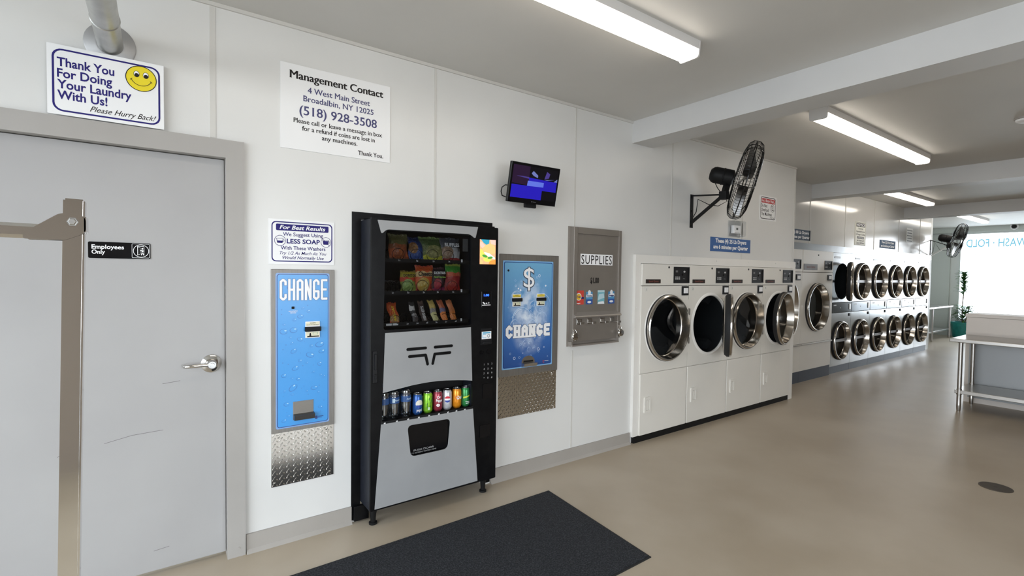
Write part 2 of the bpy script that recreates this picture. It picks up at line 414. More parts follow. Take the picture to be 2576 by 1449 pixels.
# stainless strip above the far dryers
bm = nb(); plate(bm, R4(6.42, 12.92, 1.86, 1.955), (), FY-0.045, FY-0.0005); struct('trim_%d' % n, bm, steelb); n += 1

# ------------------------------------------------------------------ employees door
d = Thing('door_1', None, None, (-0.235, 0, 0)); props(d.o, kind='structure')
bm = nb()
plate(bm, [(-0.865, 0), (-0.79, 0), (-0.79, 2.065), (0.30, 2.065), (0.30, 0), (0.367, 0), (0.367, 2.134), (-0.865, 2.134)], (), -0.022, 0.0)   # face
plate(bm, [(-0.79, 0), (-0.77, 0), (-0.77, 2.045), (0.285, 2.045), (0.285, 0), (0.30, 0), (0.30, 2.065), (-0.79, 2.065)], (), -0.022, 0.115)    # rebate
plate(bm, [(-0.77, 0), (-0.755, 0), (-0.755, 2.03), (0.27, 2.03), (0.27, 0), (0.285, 0), (0.285, 2.045), (-0.77, 2.045)], (), 0.080, 0.115)     # stop
cyl(bm, (0.335, -0.022, 0.045), (0.335, -0.025, 0.045), 0.006, 10)
d.part('door_frame', bm, frame_m)
DB = 0.034      # the slab sits back in its frame
bm = nb(); box(bm, -0.768, 0.283, -0.004+DB, 0.040+DB, 0.022, 2.042, 0.002)
slab = d.part('door_slab', bm, door_m)
bm = nb()
for pts in ([(-0.20, 0.68), (-0.10, 0.70), (0.02, 0.705)], [(-0.36, 0.65), (-0.30, 0.69)], [(0.02, 0.93), (0.09, 0.937)], [(-0.02, 0.12), (0.04, 0.125)]):
    stroke(bm, pts, 0.0022, DB-0.0046, DB-0.0046)
d.part('scuff_mark', bm, mat('scuff', (0.16, 0.15, 0.145), 0.6), slab)
bm = nb(); lathe(bm, (0.222, DB-0.004, 1.01), (0, -1, 0), [(0, 0), (0.046, 0), (0.045, 0.006), (0.036, 0.013), (0.024, 0.016), (0.021, 0.05), (0.017, 0.056), (0, 0.056)], 28)
lathe(bm, (0.222, DB-0.060, 1.01), (0, -1, 0), [(0.011, 0), (0.010, 0.004), (0, 0.004)], 16)
bm2 = nb(); tube(bm2, [(0.222, DB-0.048, 1.01), (0.18, DB-0.052, 1.011), (0.135, DB-0.055, 1.011), (0.115, DB-0.052, 1.010), (0.108, DB-0.036, 1.009)], 0.0095, 10)
h = d.part('rose', bm, chrome, slab, 40); d.part('lever_handle', bm2, chrome, slab, 50)

# ------------------------------------------------------------------ foreground chrome rail
t = Thing('chrome_rack', 'chrome square-tube rack with a bolted cross arm in front of the grey door', 'rack', (-0.45, -1.66, 0))
xt, yt, xb = -0.1195, -1.678, -0.153
bm = nb(); bar(bm, (xb, yt, 0.10), (xt, yt, 1.612), 0.030, 0.030, (0, 1, 0)); bmesh.ops.bevel(bm, geom=bm.edges[:], offset=0.003, segments=2, affect='EDGES')
post = t.part('post', bm, chrome)
bm = nb(); bar(bm, (-0.155, yt, 1.551), (-0.82, yt, 1.556), 0.024, 0.026); bmesh.ops.bevel(bm, geom=bm.edges[:], offset=0.006, segments=1, affect='EDGES')
t.part('cross_arm', bm, chrome)
bm = nb()
for y in (yt-0.0195, yt+0.0165):
    plate(bm, roundpoly([(-0.186, 1.537), (-0.132, 1.537), (-0.1035, 1.551), (-0.1035, 1.583), (-0.138, 1.585), (-0.186, 1.547)], [0.004, 0.004, 0.008, 0.012, 0.008, 0.003]), (), y, y+0.003)
box(bm, -0.106, -0.103, yt-0.0195, yt+0.0195, 1.553, 1.58)
br = t.part('gusset_bracket', bm, chrome, smooth=30)
bm = nb(); lathe(bm, (-0.1215, yt-0.0195, 1.570), (0, -1, 0), [(0, 0), (0.0085, 0), (0.008, 0.0015), (0.0065, 0.0015), (0.0065, 0.006), (0.005, 0.0072), (0, 0.0072)], 6)
t.part('bolt', bm, mat('bolt_steel', (0.45, 0.44, 0.42), 0.3, 1.0), br)
bm = nb(); bar(bm, (-0.80, yt, 0.10), (-0.80, yt, 1.612), 0.030, 0.030, (0, 1, 0)); t.part('post', bm, chrome)
bm = nb(); bar(bm, (-0.82, yt, 0.10), (-0.12, yt, 0.10), 0.03, 0.03)
for x in (-0.80, -0.153): bar(bm, (x, yt-0.22, 0.10), (x, yt+0.22, 0.10), 0.03, 0.03)
t.part('base_frame', bm, chrome)
for x in (-0.80, -0.153):
    for y in (yt-0.20, yt+0.20):
        bm = nb(); cyl(bm, (x-0.012, y, 0.035), (x+0.012, y, 0.035), 0.035, 20); cyl(bm, (x, y, 0.05), (x, y, 0.09), 0.008, 8)
        t.part('caster', bm, rubber, smooth=40)

# ------------------------------------------------------------------ pipe through the wall above the door
t = Thing('vent_pipe', 'galvanised round pipe with wall collar above the yellow smiley sign', 'pipe', (-0.16, 0, 2.485))
P = [(-0.16, 0.05, 2.485), (-0.16, -1.15, 2.485)] + [(-0.16, -1.15-0.12*math.sin(a), 2.605-0.12*math.cos(a)) for a in (0.4, 0.8, 1.2, PI/2)] + [(-0.16, -1.27, 2.80)]
galv = noisy('galvanised_steel', (0.42, 0.42, 0.40), (0.52, 0.52, 0.50), 14, 0.38, 0.9, rvar=0.08)
bm = nb(); tube(bm, P, 0.047, 24); t.part('pipe', bm, galv, smooth=50)
bm = nb(); lathe(bm, (-0.16, 0, 2.485), (0, -1, 0), [(0.047, 0.012), (0.054, 0.012), (0.06, 0.008), (0.088, 0.007), (0.093, 0.003), (0.093, 0.0)], 36)
t.part('wall_collar', bm, mat('collar_grey', (0.40, 0.40, 0.40), 0.45, 0.6), smooth=40)
bm = nb(); lathe(bm, (-0.16, -0.285, 2.485), (0, -1, 0), [(0.047, 0), (0.050, 0.002), (0.050, 0.008), (0.047, 0.011)], 24); t.part('joint_band', bm, galv, smooth=40)

# ------------------------------------------------------------------ signs
def board(name, label, x0, x1, z0, z1, y=0.0, th=0.004, m=None, r=0.0, cat='sign', group=None):
    bm = nb(); plate(bm, rrect(x0, x1, z0, z1, r) if r else R4(x0, x1, z0, z1), (), y, y-th)
    return Solo(name, bm, m or white_s, label, cat, ((x0+x1)/2, y, z0), group)
E1 = 0.0006
# thank-you sign
s = board('wall_sign', 'white sign thanking customers, blue lettering and a yellow smiley, above the door', -0.368, 0.034, 2.138, 2.432, -0.0225, 0.004)
yy = -0.0265-E1
bm = nb(); ringart(bm, rrect(-0.352, 0.020, 2.152, 2.416, 0.035), rrect(-0.345, 0.013, 2.159, 2.409, 0.029), yy); s.part('border', bm, ink_navy)
bm = nb()
for tx, z, wd in (('Thank You', 2.343, 0.190), ('For Doing', 2.296, 0.182), ('Your Laundry', 2.250, 0.250), ('With Us!', 2.205, 0.165)):
    text(bm, tx, -0.336, z, 0.052, yy, 'L', bold=0.022, fit=wd)
s.part('lettering', bm, ink_navy)
bm = nb(); text(bm, 'Please Hurry Back!', 0.004, 2.170, 0.034, yy, 'R', shear=0.45, bold=0.002, fit=0.235); s.part('lettering', bm, ink_black)
bm = nb(); cx, cz = -0.050, 2.353
flatart(bm, ell(cx, cz, 0.056, n=40), yy, 0); ringart(bm, ell(cx, cz, 0.0575, n=40), ell(cx, cz, 0.0545, n=40), yy-E1, 1)
for ex in (-0.017, 0.017):
    ringart(bm, ell(cx+ex, cz+0.018, 0.011, 0.014), ell(cx+ex, cz+0.018, 0.0095, 0.0125), yy-E1, 1); flatart(bm, ell(cx+ex, cz+0.018, 0.0095, 0.0125), yy-E1, 2); flatart(bm, ell(cx+ex+0.001, cz+0.013, 0.0085, 0.0085), yy-2*E1, 1)
stroke(bm, ell(cx, cz+0.004, 0.038, 0.036, 14, 200, 340), 0.0022, yy-E1, yy-E1, mi=1)
for sx_ in (-1, 1): stroke(bm, [(cx+sx_*0.033, cz-0.004), (cx+sx_*0.040, cz-0.011)], 0.002, yy-E1, yy-E1, mi=1)
s.part('smiley_face', bm, [ink_yel, ink_black, white_p], label='yellow smiling face')
# management sign
s = board('wall_sign', 'large white management contact sign with phone number and serif lettering', 0.540, 1.149, 2.142, 2.595, 0, 0.005)
yy = -0.005-E1
bm = nb()
text(bm, 'Management Contact', 0.846, 2.520, 0.060, yy, fat=0.028, serif=0.045, fit=0.515)
for tx, z, sz, wd in (('Please call or leave a message in box', 2.286, 0.036, 0.492), ('for a refund if coins are lost in', 2.249, 0.036, 0.405), ('any machines.', 2.213, 0.036, 0.198)):
    text(bm, tx, 0.852, z, sz, yy, fat=0.014, serif=0.04, fit=wd)
text(bm, 'Thank You.', 1.106, 2.163, 0.036, yy, 'R', fat=0.014, serif=0.04, fit=0.150)
s.part('lettering', bm, ink_black)
bm = nb()
text(bm, '4 West Main Street', 0.851, 2.456, 0.045, yy, fat=0.014, serif=0.04, fit=0.345)
text(bm, 'Broadalbin, NY 12025', 0.851, 2.408, 0.045, yy, fat=0.014, serif=0.04, fit=0.390)
text(bm, '(518) 928-3508', 0.851, 2.334, 0.070, yy, fat=0.016, serif=0.035, fit=0.430)
s.part('lettering', bm, ink_slate, label='slate-blue address and phone number lettering')
# less soap sign
s = board('wall_sign', 'small white less soap sign above the narrow light blue change machine', 0.482, 0.822, 1.519, 1.760, 0, 0.003)
yy = -0.003-E1
bm = nb(); ringart(bm, rrect(0.496, 0.811, 1.533, 1.748, 0.022), rrect(0.5015, 0.8055, 1.5385, 1.7425, 0.018), yy); s.part('border', bm, ink_navy)
bm = nb(); flatart(bm, rrect(0.518, 0.790, 1.700, 1.735, 0.006), yy); s.part('banner', bm, ink_navy)
bm = nb(); text(bm, 'For Best Results', 0.654, 1.708, 0.030, yy-E1, bold=0.022, shear=0.25, fit=0.237); s.part('lettering', bm, white_p, label='white lettering on the blue banner')
bm = nb()
text(bm, 'We Suggest Using', 0.656, 1.672, 0.028, yy, bold=0.010, fit=0.208)
text(bm, 'LESS SOAP', 0.657, 1.633, 0.034, yy, bold=0.026, fit=0.172)
text(bm, 'With These Washers', 0.657, 1.598, 0.028, yy, bold=0.012, fit=0.232)
text(bm, 'Try 1/2 As Much As You', 0.657, 1.572, 0.024, yy, bold=0.003, shear=0.3, fit=0.242)
text(bm, 'Would Normally Use', 0.657, 1.547, 0.024, yy, bold=0.009, shear=0.3, fit=0.214)
s.part('lettering', bm, ink_navy)
for cx, full in ((0.538, 0), (0.776, 1)):
    bm = nb()
    ringart(bm, ell(cx, 1.646, 0.0285), ell(cx, 1.646, 0.0262), yy)
    cup = [(cx-0.017, 1.657), (cx-0.013, 1.634), (cx+0.011, 1.634), (cx+0.015, 1.657)]
    for a, b in zip(cup, cup[1:]): stroke(bm, [a, b], 0.0022, yy, yy)
    flatart(bm, [(cx-0.0165, 1.654 if full else 1.645), (cx-0.013, 1.634), (cx+0.011, 1.634), (cx+0.0145, 1.654 if full else 1.645)], yy)
    stroke(bm, [(cx+0.014, 1.652), (cx+0.021, 1.650), (cx+0.018, 1.640), (cx+0.012, 1.640)], 0.0018, yy, yy)
    stroke(bm, [(cx-0.021, 1.657), (cx+0.015, 1.657)], 0.0018, yy, yy)
    if full: stroke(bm, [(cx-0.019, 1.665), (cx+0.019, 1.627)], 0.0025, yy-E1, yy-E1)
    s.part('measuring_cup_symbol', bm, ink_navy)
# employees only plate on the door
s = board('door_sign', 'small black employees only plate stuck on the grey door', -0.248, -0.022, 1.531, 1.605, DB-0.0045, 0.003, blackg, 0.006)
yy = DB-0.0075-E1
bm = nb(); text(bm, 'Employees', -0.236, 1.574, 0.026, yy, 'L', bold=0.022, fit=0.115); text(bm, 'Only', -0.236, 1.551, 0.026, yy, 'L', bold=0.022, fit=0.047); s.part('lettering', bm, white_p)
bm = nb(); cx, cz = -0.058, 1.5685
ringart(bm, rrect(-0.0925, -0.0255, 1.5355, 1.6015, 0.004), rrect(-0.0912, -0.0268, 1.5368, 1.6002, 0.003), yy)
ringart(bm, ell(cx, cz, 0.030), ell(cx, cz, 0.0278), yy)
ringart(bm, R4(cx-0.014, cx+0.012, cz-0.021, cz+0.022), R4(cx-0.0125, cx+0.0105, cz-0.021, cz+0.0205), yy)
ringart(bm, [(cx-0.0125, cz-0.020), (cx-0.003, cz-0.015), (cx-0.003, cz+0.0165), (cx-0.0125, cz+0.0205)], [(cx-0.0115, cz-0.018), (cx-0.004, cz-0.014), (cx-0.004, cz+0.0155), (cx-0.0115, cz+0.0185)], yy)
flatart(bm, ell(cx+0.005, cz+0.011, 0.0034), yy)
stroke(bm, [(cx+0.005, cz+0.005), (cx+0.0045, cz-0.006)], 0.006, yy, yy)
stroke(bm, [(cx+0.004, cz-0.006), (cx+0.001, cz-0.019)], 0.0032, yy, yy); stroke(bm, [(cx+0.0055, cz-0.006), (cx+0.009, cz-0.018)], 0.0032, yy, yy)
stroke(bm, [(cx+0.005, cz+0.006), (cx-0.002, cz+0.001)], 0.0024, yy, yy); stroke(bm, [(cx+0.006, cz+0.006), (cx+0.010, cz-0.002)], 0.0024, yy, yy)
s.part('exit_symbol', bm, white_p, label='white symbol of a figure in a doorway')
# dryer price sign over the white dryers
s = board('wall_sign', 'blue dryer price sign above the white dryers, under the thermostat guard', 4.527, 5.283, 1.735, 1.878, 0, 0.004, signblue)
bm = nb(); text(bm, 'These (4) 25 Lb Dryers', 4.905, 1.826, 0.055, -0.004-E1, bold=0.034, fit=0.585); text(bm, 'are 6 minutes per Quarter', 4.905, 1.764, 0.055, -0.004-E1, bold=0.034, fit=0.655); s.part('lettering', bm, white_p)
# overload sign
s = board('wall_sign', 'white do not overload sign with red banner to the right of the near fan', 5.455, 5.828, 2.118, 2.393, 0, 0.004)
yy = -0.004-E1
bm = nb(); ringart(bm, rrect(5.475, 5.808, 2.133, 2.378, 0.03), rrect(5.482, 5.801, 2.140, 2.371, 0.025), yy); s.part('border', bm, ink_black)
bm = nb(); flatart(bm, rrect(5.492, 5.793, 2.312, 2.362, 0.005), yy); s.part('banner', bm, ink_red)
bm = nb(); text(bm, 'For A Better Wash...', 5.642, 2.324, 0.042, yy-E1, bold=0.016, fit=0.285); s.part('lettering', bm, white_p, label='white lettering on the red banner')
bm = nb()
for tx, z, wd in (('Do Not', 2.265, 0.13), ('Overload', 2.218, 0.165), ('The Machines', 2.172, 0.235)): text(bm, tx, 5.490, z, 0.05, yy, 'L', bold=0.014, fit=wd)
text(bm, 'Thank You!', 5.785, 2.147, 0.026, yy, 'R', shear=0.4, fit=0.10)
ringart(bm, ell(5.740, 2.262, 0.048, 0.044), ell(5.740, 2.262, 0.044, 0.040), yy); stroke(bm, [(5.708, 2.292), (5.772, 2.232)], 0.005, yy, yy)
ringart(bm, R4(5.722, 5.758, 2.236, 2.286), R4(5.727, 5.753, 2.242, 2.281), yy)
s.part('lettering', bm, ink_black)
# far signs
s = board('wall_sign', 'slate blue dryer price sign above the big white dryers', 6.80, 7.594, 1.998, 2.143, FY, 0.004, signslate)
bm = nb(); text(bm, 'These (2) 88 Lb Dryers', 7.197, 2.085, 0.055, FY-0.004-E1, bold=0.034, fit=0.69); text(bm, 'are 4 minutes per Quarter', 7.197, 2.022, 0.055, FY-0.004-E1, bold=0.034, fit=0.74); s.part('lettering', bm, white_p)
s = board('wall_sign', 'tall cream notice sign with black header on the far wall above the stacked dryers', 9.155, 9.592, 2.010, 2.393, FY, 0.006, mat('sign_cream', (0.80, 0.79, 0.70), 0.4))
yy = FY-0.006-E1
bm = nb(); ringart(bm, R4(9.163, 9.584, 2.018, 2.385), R4(9.168, 9.579, 2.023, 2.380), yy); flatart(bm, R4(9.19, 9.558, 2.312, 2.372), yy); flatart(bm, R4(9.235, 9.515, 2.118, 2.152), yy); s.part('banner', bm, ink_black)
bm = nb(); text(bm, 'NOTICE', 9.374, 2.322, 0.058, yy-E1, bold=0.03, fit=0.34); text(bm, 'ATTENTION', 9.375, 2.125, 0.028, yy-E1, bold=0.02, fit=0.24); s.part('lettering', bm, white_p, label='white header lettering')
bm = nb()
for tx, z, wd in (('We Are Not', 2.268, 0.19), ('Responsible For Lost', 2.222, 0.34), ('Or Damage To Clothes', 2.176, 0.37), ('See Posters and', 2.078, 0.28), ('Deposit Bill Below', 2.036, 0.32)): text(bm, tx, 9.374, z, 0.042, yy, bold=0.01, fit=wd)
s.part('lettering', bm, ink_black)
s = board('wall_sign', 'blue dryer price sign on the far wall above the shiny stacked dryers', 10.236, 10.990, 2.008, 2.150, FY, 0.004, mat('sign_steel_blue', (0.085, 0.15, 0.26), 0.6, spec=0.12))
bm = nb(); text(bm, 'These (12) 30 Lb Dryers', 10.613, 2.095, 0.055, FY-0.004-E1, bold=0.034, fit=0.60); text(bm, 'are 6 minutes per Quarter', 10.613, 2.032, 0.055, FY-0.004-E1, bold=0.034, fit=0.65); s.part('lettering', bm, white_p)
s = board('wall_sign', 'farthest sign on the left wall, pale with dark lettering stripes', 11.560, 11.910, 2.163, 2.440, FY, 0.004, mat('sign_pale', (0.66, 0.66, 0.62), 0.3))
bm = nb()
for i, wd in enumerate((0.30, 0.26, 0.30, 0.24, 0.29)): flatart(bm, R4(11.735-wd/2, 11.735+wd/2, 2.385-i*0.05, 2.405-i*0.05), FY-0.004-E1)
s.part('lettering', bm, mat('print_grey', (0.10, 0.10, 0.10), 0.5))

# ------------------------------------------------------------------ change machines
def gradient_mat(name, stops, rough=0.25, splash=None):
    m = mat(name, stops[0][1], rough); nt = m.node_tree; n = nt.nodes; l = nt.links
    t = n.new('ShaderNodeTexCoord'); sp = n.new('ShaderNodeSeparateXYZ'); r = n.new('ShaderNodeValToRGB')
    l.new(t.outputs['Generated'], sp.inputs[0]); l.new(sp.outputs['Z'], r.inputs[0])
    while len(r.color_ramp.elements) < len(stops): r.color_ramp.elements.new(0.5)
    for e, (p, c) in zip(r.color_ramp.elements, stops): e.position = p; e.color = (*c, 1)
    out = r.outputs[0]
    if splash:      # printed foam: white cloud inside an upright ellipse
        cx, cz, rx, rz, col = splash
        mp = n.new('ShaderNodeMapping'); mp.vector_type = 'POINT'; l.new(t.outputs['Generated'], mp.inputs[0])
        mp.inputs['Location'].default_value = (-cx/rx, 0, -cz/rz); mp.inputs['Scale'].default_value = (1/rx, 0, 1/rz)
        ln = n.new('ShaderNodeVectorMath'); ln.operation = 'LENGTH'; l.new(mp.outputs[0], ln.inputs[0])
        nz = n.new('ShaderNodeTexNoise'); nz.inputs['Scale'].default_value = 14; nz.inputs['Detail'].default_value = 5; l.new(t.outputs['Object'], nz.inputs['Vector'])
        a = n.new('ShaderNodeMapRange'); l.new(ln.outputs['Value'], a.inputs[0]); a.inputs['From Min'].default_value = 1.0; a.inputs['From Max'].default_value = 0.2
        b = n.new('ShaderNodeMapRange'); l.new(nz.outputs['Fac'], b.inputs[0]); b.inputs['From Min'].default_value = 0.36; b.inputs['From Max'].default_value = 0.62
        mu = n.new('ShaderNodeMath'); mu.operation = 'MULTIPLY'; l.new(a.outputs[0], mu.inputs[0]); l.new(b.outputs[0], mu.inputs[1])
        mx = n.new('ShaderNodeMix'); mx.data_type = 'RGBA'; l.new(mu.outputs[0], mx.inputs[0]); l.new(out, mx.inputs[6]); mx.inputs[7].default_value = (*col, 1); out = mx.outputs[2]
    l.new(out, n['Principled BSDF'].inputs['Base Color'])
    return m
paleblue = mat('print_pale_blue', (0.20, 0.36, 0.66), 0.3)
navyline = mat('print_navy_line', (0.010, 0.045, 0.22), 0.3)
waterblue = gradient_mat('print_water_blue', [(0, (0.045, 0.30, 0.72)), (1, (0.055, 0.31, 0.70))])
dropdark = mat('print_drop_dark', (0.025, 0.17, 0.50), 0.3)
droplite = mat('print_drop_light', (0.42, 0.72, 0.92), 0.3)
cream = mat('label_cream', (0.78, 0.74, 0.55), 0.4)
yel = mat('label_yellow', (0.72, 0.56, 0.06), 0.4)
green = mat('label_green', (0.30, 0.52, 0.36), 0.4)
def bill_reader(t, x0, x1, z0, z1, y, yellow=False):
    h = z1-z0; w_ = x1-x0
    bm = nb(); box(bm, x0, x1, y-0.006, y, z0, z1, 0.002)
    f = t.part('bill_reader', bm, white_p)
    bm = nb(); box(bm, x0-0.004, x1+0.004, y-0.022, y-0.004, z0+h*0.40, z0+h*0.68, 0.003); t.part('bezel', bm, blackm, f)
    bm = nb(); yy = y-0.006-E1
    flatart(bm, R4(x0+0.003, x1-0.003, z0+h*0.74, z1-0.004), yy, 0 if yellow else 1); flatart(bm, R4(x0+0.003, x1-0.003, z0+0.004, z0+h*0.37), yy, 1)
    text(bm, 'ACCEPTS', (x0+x1)/2, z0+h*0.875, h*0.08, yy-E1, bold=0.02, mi=2); text(bm, '$1, $5, $10 & $20 BILLS', (x0+x1)/2, z0+h*0.78, h*0.06, yy-E1, bold=0.02, fit=w_*0.85, mi=2)
    ringart(bm, R4(x0+w_*0.50, x0+w_*0.85, z0+h*0.20, z0+h*0.34), R4(x0+w_*0.53, x0+w_*0.82, z0+h*0.215, z0+h*0.325), yy-E1, 3)
    flatart(bm, R4(x0+w_*0.12, x1-w_*0.08, z0+h*0.05, z0+h*0.12), yy-E1, 2)
    flatart(bm, roundpoly([(x0+w_*0.25, z0+h*0.12), (x0+w_*0.40, z0+h*0.12), (x0+w_*0.36, z0+h*0.30), (x0+w_*0.29, z0+h*0.30)], 0.003, 3), yy-E1, 2)
    t.part('instruction_label', bm, [yel, cream, ink_black, green], f)
# narrow one, left of the vending machine
t = Thing('change_machine', 'narrow light blue change machine with water drop panel, left of the vending machine', 'change machine', (0.656, 0, 0.61))
bm = nb(); box(bm, 0.493, 0.822, -0.010, 0, 0.607, 1.492, 0.002, 1); t.part('face_plate', bm, brushed)
y = -0.012
bm = nb(); plate(bm, rrect(0.514, 0.793, 0.629, 1.472, 0.010), (), -0.010, y, mi=0)
flatart(bm, rrect(0.5195, 0.7875, 0.6355, 1.4665, 0.014), y-E1, 1)
flatart(bm, rrect(0.523, 0.784, 0.639, 1.463, 0.012), y-2*E1, 2)
pan = t.part('graphic_panel', bm, [paleblue, navyline, waterblue])
bm = nb(); rnd = random.Random(3)
drops = []
for k in range(300):
    x, z = rnd.uniform(0.54, 0.77), rnd.uniform(0.66, 1.45); r = rnd.choice([0.002, 0.003, 0.005, 0.008, 0.011, 0.015])
    if any((x-a)**2+(z-b)**2 < (r+c+0.012)**2 for a, b, c in drops): continue
    if 1.31 < z < 1.45 and rnd.random() < 0.6: continue
    if (0.64 < x < 0.76 and 1.10 < z < 1.22) or (0.58 < x < 0.74 and 0.65 < z < 0.79) or (0.57 < x < 0.64 and 1.24 < z < 1.31): continue
    drops.append((x, z, r))
    if len(drops) > 62: break
for x, z, r in drops:
    ro = rnd.uniform(-0.3, 0.7); k = rnd.uniform(1.1, 1.9)
    if r < 0.004: flatart(bm, ell(x, z, r, r*0.8, 10), y-3*E1, 0); continue
    ringart(bm, ell(x, z, r*k, r, 22, rot=ro), ell(x+r*0.06, z+r*0.06, r*k*0.90, r*0.86, 22, rot=ro), y-3*E1, 0)
    c, s_ = math.cos(ro), math.sin(ro); hx, hz = r*k*0.5, r*0.35
    flatart(bm, ell(x+hx*c-hz*s_, z+hx*s_+hz*c, r*0.42, r*0.20, 10, rot=ro), y-3*E1, 1)
t.part('water_drop_print', bm, [dropdark, droplite], pan)
def big_letters(bm, word, x0, x1, z0, z1, w_, y, gap=0.16, mi=0, serif=0.0, grow=0.0):
    n_ = len(word); p = (x1-x0)/(n_-1+1-gap); lw = p*(1-gap)
    for i, ch in enumerate(word):
        a = x0+p*i+w_/2; b = x0+p*i+lw-w_/2; lo, hi = z0+w_/2, z1-w_/2; m_ = (lo+hi)/2; c = min(0.28*(b-a+w_), w_*0.8)
        S = {'C': [[(b, hi-(hi-lo)*0.22), (b, hi-c), (b-c, hi), (a+c, hi), (a, hi-c), (a, lo+c), (a+c, lo), (b-c, lo), (b, lo+c), (b, lo+(hi-lo)*0.22)]],
             'H': [[(a, lo), (a, hi)], [(b, lo), (b, hi)], [(a, m_), (b, m_)]],
             'A': [[(a, lo), (a, hi-c), (a+c, hi), (b-c, hi), (b, hi-c), (b, lo)], [(a, m_), (b, m_)]],
             'N': [[(a, lo), (a, hi)], [(b, lo), (b, hi)], [(a, hi), (b, lo)]],
             'G': [[(b, hi-(hi-lo)*0.20), (b, hi-c), (b-c, hi), (a+c, hi), (a, hi-c), (a, lo+c), (a+c, lo), (b-c, lo), (b, lo+c), (b, m_-0.01), ((a+b)/2, m_-0.01)]],
             'E': [[(b, hi), (a, hi), (a, lo), (b, lo)], [(a, m_), (b-(b-a)*0.15, m_)]]}[ch]
        for k_, pts in enumerate(S): stroke(bm, pts, w_+grow, y-0.0001*k_, y-0.0001*k_, 3, mi, square=0.3 if (ch == 'N' and k_ == 2) else 1.0, step=0.00004)
        if serif:
            for q_, q in enumerate([a, b] if ch in 'HAN' else []):
                flatart(bm, R4(q-w_/2-serif-grow/2, q+w_/2+serif+grow/2, z0-grow/2, z0+w_*0.55), y-0.0004-q_*0.00002, mi)
                if ch != 'A': flatart(bm, R4(q-w_/2-serif-grow/2, q+w_/2+serif+grow/2, z1-w_*0.55, z1+grow/2), y-0.0004-q_*0.00002, mi)
bm = nb(); big_letters(bm, 'CHANGE', 0.533, 0.781, 1.324, 1.440, 0.0122, y-4*E1, grow=0.003, mi=1); big_letters(bm, 'CHANGE', 0.533, 0.781, 1.324, 1.440, 0.0122, y-5.2*E1)
t.part('lettering', bm, [white_p, navyline], pan, label='white CHANGE lettering')
bm = nb(); text(bm, 'USE RECENTLY', 0.601, 1.262, 0.008, y-4*E1, bold=0.02, fit=0.046); text(bm, 'SERVICED', 0.601, 1.253, 0.008, y-4*E1, bold=0.02, fit=0.03); t.part('lettering', bm, white_p, pan)
bm = nb(); box(bm, 0.593, 0.607, y-0.006, y, 1.277, 1.290, 0.002); t.part('key_lock', bm, blackm)
bill_reader(t, 0.663, 0.740, 1.114, 1.205, y-E1*2)
bm = nb()
box(bm, 0.600, 0.707, y-0.003, y, 0.668, 0.768, 0.001, 1)
f = t.part('coin_return', bm, brushed)
bm = nb(); box(bm, 0.6045, 0.7025, y-0.0045, y-0.003, 0.700, 0.763); t.part('recess', bm, mat('recess_steel', (0.20, 0.185, 0.165), 0.35, 0.9), f)
bm = nb(); plate(bm, [(y-0.003, 0.668), (y-0.030, 0.670), (y-0.034, 0.695), (y-0.030, 0.697), (y-0.003, 0.700)], (), 0.602, 0.708, plane='yz'); t.part('cup_lip', bm, mat('dark_steel', (0.16, 0.155, 0.15), 0.3, 0.9), f)
bm = nb(); flatart(bm, ell(0.722, 0.664, 0.009, n=20, a0=40, a1=320), y-4*E1); flatart(bm, R4(0.731, 0.760, 0.666, 0.669), y-4*E1); flatart(bm, R4(0.731, 0.752, 0.660, 0.662), y-4*E1); t.part('maker_mark', bm, navyline, pan)
# wide one, right of the vending machine
t = Thing('change_machine', 'wide blue change machine with dollar sign and printed bubbles, right of the vending machine', 'change machine', (2.23, 0, 0.742))
bm = nb(); box(bm, 1.960, 2.506, -0.012, 0, 0.744, 1.622, 0.002, 1); t.part('face_plate', bm, brushed)
y = -0.014
oceanblue = gradient_mat('print_ocean_blue', [(0, (0.022, 0.075, 0.26)), (0.30, (0.045, 0.145, 0.42)), (0.62, (0.115, 0.285, 0.56)), (1, (0.165, 0.40, 0.62))], 0.25, (0.52, 0.50, 0.46, 0.42, (0.70, 0.78, 0.88)))
bm = nb(); plate(bm, rrect(1.984, 2.449, 0.795, 1.576, 0.008), (), -0.012, y)
flatart(bm, rrect(1.993, 2.440, 0.804, 1.567, 0.012), y-E1, 1)
pan = t.part('graphic_panel', bm, [mat('print_sky_blue', (0.20, 0.42, 0.70), 0.3), navyline])
bm = nb(); flatart(bm, rrect(1.998, 2.435, 0.809, 1.562, 0.010), y-2*E1); t.part('bubble_print', bm, oceanblue, pan)
bm = nb(); rnd = random.Random(11); bub = mat('print_bubble', (0.42, 0.58, 0.78), 0.3); bubw = mat('print_bubble_light', (0.72, 0.79, 0.88), 0.3)
big = [(2.155, 1.155, 0.085), (2.345, 1.26, 0.075), (2.105, 1.31, 0.05), (2.09, 1.115, 0.038), (2.34, 1.15, 0.05), (2.26, 1.25, 0.035), (2.25, 1.10, 0.045), (2.235, 0.965, 0.022), (2.225, 0.925, 0.018), (2.19, 0.975, 0.024)]
for x, z, r in big:
    ringart(bm, ell(x, z, r, r, 40), ell(x+r*0.03, z-r*0.03, r*0.955, r*0.955, 40), y-3*E1, 0)
    stroke(bm, ell(x, z, r*0.84, r*0.84, 8, 95, 160), r*0.045, y-3.4*E1, y-3.4*E1, 3, 1)
for k in range(60):
    x = 2.215 + rnd.gauss(0, 0.10); z = rnd.uniform(0.86, 1.48); r = rnd.uniform(0.003, 0.011)
    if not 2.01 < x < 2.425: continue
    ringart(bm, ell(x, z, r, r, 16), ell(x, z, r*0.75, r*0.75, 16), y-3.2*E1, k % 2)
